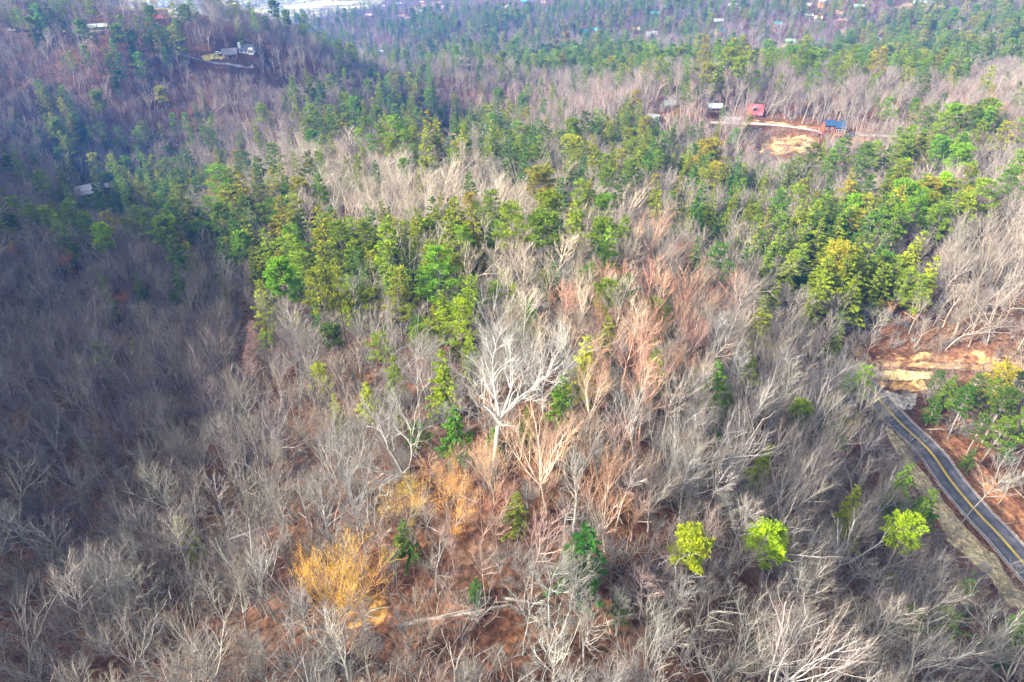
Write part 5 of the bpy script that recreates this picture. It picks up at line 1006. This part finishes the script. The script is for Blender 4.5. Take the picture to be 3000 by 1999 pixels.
# the rest of the woods: too many to count, one mass of each sort
def model_joined(key, T, Cw, cm, bk=None):
    # trunk faces first, then the crown
    V, F = merge([T, Cw]); mi = np.concatenate([np.zeros(len(T[1]), int), np.ones(len(Cw[1]), int)])
    return mesh_np(key, V, [F], [bk or BARK, cm], False, mi)
def from_meshes(tm, cm):
    def rd(me):
        v = np.empty(len(me.vertices) * 3, np.float32); me.vertices.foreach_get("co", v); n = len(me.polygons); f = np.empty(n * 4, np.int32); me.loops.foreach_get("vertex_index", f); return v.reshape(-1, 3), f.reshape(-1, 4)
    return rd(tm), rd(cm)
def mass(name, label, category, models, recs):
    """one object: models set on the points of a mesh"""
    lib = bpy.data.collections.new(name + "_models"); idx = {}
    for i, (key, me) in enumerate(sorted(models.items())):
        o = bpy.data.objects.new("%02d_" % i + key, me); lib.objects.link(o); idx[key] = i
    hs = {k: m[1] for k, m in HEIGHTS.items()} if False else None
    me = bpy.data.meshes.new(name); n = len(recs); me.vertices.add(n)
    me.vertices.foreach_set("co", np.array([r[:3] for r in recs], np.float32).ravel())
    a = me.attributes.new("idx", 'INT', 'POINT'); a.data.foreach_set("value", np.array([idx[r[4]] for r in recs], np.int32))
    a = me.attributes.new("scl", 'FLOAT', 'POINT'); a.data.foreach_set("value", np.array([r[3] for r in recs], np.float32))
    a = me.attributes.new("rot", 'FLOAT_VECTOR', 'POINT'); a.data.foreach_set("vector", np.array([(RG.gauss(0, .03), RG.gauss(0, .03), RG.random() * 6.283) for r in recs], np.float32).ravel())
    a = me.attributes.new("tint", 'FLOAT_COLOR', 'POINT'); a.data.foreach_set("color", np.array([(*r[5], 1) for r in recs], np.float32).ravel())
    o = obj(name, me)
    ng = bpy.data.node_groups.new(name, 'GeometryNodeTree'); ng.interface.new_socket("Geometry", in_out='INPUT', socket_type='NodeSocketGeometry'); ng.interface.new_socket("Geometry", in_out='OUTPUT', socket_type='NodeSocketGeometry')
    N, Lk = ng.nodes, ng.links; gi, go = N.new("NodeGroupInput"), N.new("NodeGroupOutput")
    ci = N.new("GeometryNodeCollectionInfo"); ci.inputs["Collection"].default_value = lib; ci.inputs["Separate Children"].default_value = True; ci.inputs["Reset Children"].default_value = True
    ip = N.new("GeometryNodeInstanceOnPoints"); ip.inputs["Pick Instance"].default_value = True
    def attr(nm_, t): q = N.new("GeometryNodeInputNamedAttribute"); q.data_type = t; q.inputs["Name"].default_value = nm_; return q.outputs["Attribute"]
    er = N.new("FunctionNodeEulerToRotation"); Lk.new(attr("rot", 'FLOAT_VECTOR'), er.inputs[0])
    Lk.new(gi.outputs[0], ip.inputs["Points"]); Lk.new(ci.outputs[0], ip.inputs["Instance"]); Lk.new(attr("idx", 'INT'), ip.inputs["Instance Index"])
    Lk.new(er.outputs[0], ip.inputs["Rotation"]); Lk.new(attr("scl", 'FLOAT'), ip.inputs["Scale"]); Lk.new(ip.outputs[0], go.inputs[0])
    md = o.modifiers.new("scatter", 'NODES'); md.node_group = ng
    tag(o, label, category, kind="stuff"); return o
FARM = {}
for i, kw in enumerate([dict(fork=.42, leaders=4, lang=.5, gnarl=.12), dict(fork=.38, leaders=6, lang=.45, gnarl=.07, trop=.1), dict(fork=.52, central=True, gnarl=.08), dict(fork=.46, leaders=5, lang=.4, gnarl=.08, trop=.09), dict(fork=.6, central=True, gnarl=.08)]):
    T, Cw, e = bare_tree(90 + i, 20.0, thick=1.35, far=True, r0=.31, dense=.85, **kw); T, Cw = to_height(T, Cw, 20.0); FARM["far%d" % i] = model_joined("far_bare", T, Cw, BARK, PALEBARK)
for key in [k for k in MODELS if k.startswith("beech")]: FARM[key] = model_joined(key, *from_meshes(*MODELS[key][:2]), LEAF, paint((0.33, 0.29, 0.26), 0.9))
rec = []
for x, y, z, h, mdl, tint, bark in REST["bare"]:
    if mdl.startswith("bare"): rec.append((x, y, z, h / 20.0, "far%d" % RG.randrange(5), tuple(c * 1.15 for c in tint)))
    else: rec.append((x, y, z, h / 11.0, mdl, tint))
for key in ("bare3", "bare5", "bare8", "bare10", "bare12"): FARM[key] = model_joined(key, *from_meshes(*MODELS[key][:2]), BARK)
xs, ys = jitter(15, 200, 4.3, 200); zs = ground_z(xs, ys); uu, vv, dd = project(xs, ys, zs + 6)
g = (uu > -150) & (uu < 3150) & (vv < 2250) & (vv > 700) & (road_dist(xs, ys) > 2.5) & (in_clear(xs, ys) > .4) & (rng.random(xs.shape) < np.where((uu > 900) & (uu < 2100) & (vv > 1300), .95, .4))
for x, y, z, u, v in zip(xs[g], ys[g], zs[g], uu[g], vv[g]):
    if inside([(2560,1150),(2600,1120),(2720,1180),(3010,1560),(3010,1800),(2740,1520),(2590,1280)], np.array([u]), np.array([v]))[0]: continue
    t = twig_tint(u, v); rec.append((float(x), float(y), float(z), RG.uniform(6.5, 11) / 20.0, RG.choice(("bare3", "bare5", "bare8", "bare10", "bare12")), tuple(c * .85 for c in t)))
mass("bare_woodland", "bare grey winter woods filling the distant slopes and valleys", "woods", FARM, rec)
CONM = {k: model_joined(k, *from_meshes(*MODELS[k][:2]), LEAF, DARKBARK) for k in MODELS if "pine" in k or "hemlock" in k}
mass("conifer_woodland", "distant evergreens scattered through the bare woods and hillsides", "woods", CONM, [(x, y, z, h * 1.12 / MODELS[m][2], m, (t[0] * 1.5, t[1] * 1.45, t[2] * .65)) for x, y, z, h, m, t, b in REST["conifer"]])
# undergrowth of thin stems between the trees
SHR = {"shrub%d" % i: mesh_np("shrub", shrub(200 + i, (3.2, 4.5, 2.2)[i])[0], [shrub(200 + i, (3.2, 4.5, 2.2)[i])[1]], [BARK]) for i in range(3)}
xs, ys = jitter(15, 420, 3.4, 330); zs = ground_z(xs, ys); uu, vv, dd = project(xs, ys, zs + 2)
g = (uu > -150) & (uu < 3150) & (vv < 2150) & (vv > 230) & (road_dist(xs, ys) > 1.8) & (rng.random(xs.shape) < .62 * np.maximum(in_clear(xs, ys), .3))
rec = []
for x, y, z, u, v in zip(xs[g], ys[g], zs[g], uu[g], vv[g]): rec.append((float(x), float(y), float(z), RG.uniform(.8, 2.5), "shrub%d" % RG.randrange(3), tuple(c * .9 for c in twig_tint(u, v))))
mass("undergrowth", "thin bare saplings and brush between the trunks", "undergrowth", SHR, rec)

def stick(seed):
    rg = random.Random(seed); pts, rr, ds = limb(rg, (-1.5, 0, .07), (1, 0, .03), 3.0, .07, .03, 5, .08, 0.0); L = [(pts, rr)]
    for j in range(3): q, e, s_ = at(pts, ds, rr, rg.uniform(.3, .9)); p2, r2, d2 = limb(rg, q, side_dir(rg, e, .7, rg.random() * 6.28), .9, .03, .01, 2, .1, .02); L.append((p2, r2))
    return tubes(L, 4)
STK = {"stick%d" % i: mesh_np("stick", stick(300 + i)[0], [stick(300 + i)[1]], [BARK]) for i in range(3)}
xs, ys = jitter(15, 230, 3.8, 220); zs = ground_z(xs, ys); uu, vv, dd = project(xs, ys, zs)
g = (uu > -100) & (uu < 3100) & (vv < 2100) & (vv > 600) & (road_dist(xs, ys) > 1.2) & (rng.random(xs.shape) < .5)
mass("deadwood", "fallen branches strewn over the brown leaves", "deadwood", STK, [(float(x), float(y), float(z), RG.uniform(.5, 1.7), "stick%d" % RG.randrange(3), RG.choice([(0.42, 0.37, 0.32), (0.22, 0.18, 0.15), (0.5, 0.45, 0.38), (0.12, 0.10, 0.09)])) for x, y, z in zip(xs[g], ys[g], zs[g])])

# fallen trunks
def fallen(u, v, L, r, az, label, col=(0.36, 0.31, 0.27)):
    x, y, z = hit(u, v); d = (math.cos(az), math.sin(az)); z2 = ZG(x + d[0] * L / 2, y + d[1] * L / 2); z1 = ZG(x - d[0] * L / 2, y - d[1] * L / 2)
    root = empty("fallen_log", (x, y, z)); rg = random.Random(int(u)); n = 9; pts, rr = [], []
    for i in range(n + 1):
        t = i / n; pts.append(((t - .5) * L * d[0] + rg.gauss(0, .05), (t - .5) * L * d[1] + rg.gauss(0, .05), z1 - z + (z2 - z1) * t + r * 1.2)); rr.append(r * (1 - .55 * t) * rg.uniform(.93, 1.07))
    V, F = tubes([(pts, rr)], 8); ends = [list(range(8)), list(range(n * 8, n * 8 + 8))]
    o = obj("trunk", mesh_np("trunk", V, [F, np.array(ends)], [BARK], True), root); o["tint"] = col
    for i in range(4):
        p = pts[3 + i]; q = (p[0] + rg.gauss(0, .5), p[1] + rg.gauss(0, .5), p[2] + rg.uniform(.5, 1.6)); m = MB().bar(p, q, .05, 5, .02).build("branch_stub", BARK, root); m["tint"] = col
    tag(root, label, "log")
fallen(1335, 1800, 13, .30, 0.12, "long fallen trunk lying across the forest floor, bottom middle")
fallen(1545, 1766, 6, .2, -0.15, "short pale fallen trunk right of the long fallen trunk")
fallen(520, 1905, 12, .22, 0.5, "dark fallen trunk on the brown leaves at the bottom left", (0.10, 0.085, 0.08))
fallen(1440, 1310, 6, .2, 0.35, "grey fallen trunk at the foot of the huge oak")
fallen(2760, 1262, 8, .16, -0.05, "thin fallen trunk on the slope right of the road", (0.42, 0.36, 0.3))
fallen(110, 1180, 10, .25, -0.2, "dark fallen trunk in the shaded left hollow", (0.09, 0.08, 0.085))
fallen(2300, 425, 9, .22, -0.5, "grey fallen trunk on the cleared yellow slope", (0.40, 0.34, 0.30))

# ------------------------------------------------------------------ the air between here and the far hills
def haze():
    zb = float(GZ.min()) - 1.0; zt = max(CAM_Z + 6, float(GZ.max()) + 40)
    m = MB().box(((gx[0] + gx[-1]) / 2, (gy[0] + gy[-1]) / 2, (zb + zt) / 2), (gx[-1] - gx[0] + 20, gy[-1] - gy[0] + 20, zt - zb))
    mt = bpy.data.materials.new("haze"); mt.use_nodes = True; n = mt.node_tree.nodes; n.clear(); out = n.new("ShaderNodeOutputMaterial"); pv = n.new("ShaderNodeVolumePrincipled")
    pv.inputs["Color"].default_value = (0.07, 0.30, 0.95, 1); pv.inputs["Density"].default_value = HAZE; pv.inputs["Anisotropy"].default_value = 0.2
    mt.node_tree.links.new(pv.outputs[0], out.inputs["Volume"])
    o = m.build("haze", mt); tag(o, "thin blue haze in the air over the hills", "haze", kind="stuff")
HAZE = 0.00023
haze()
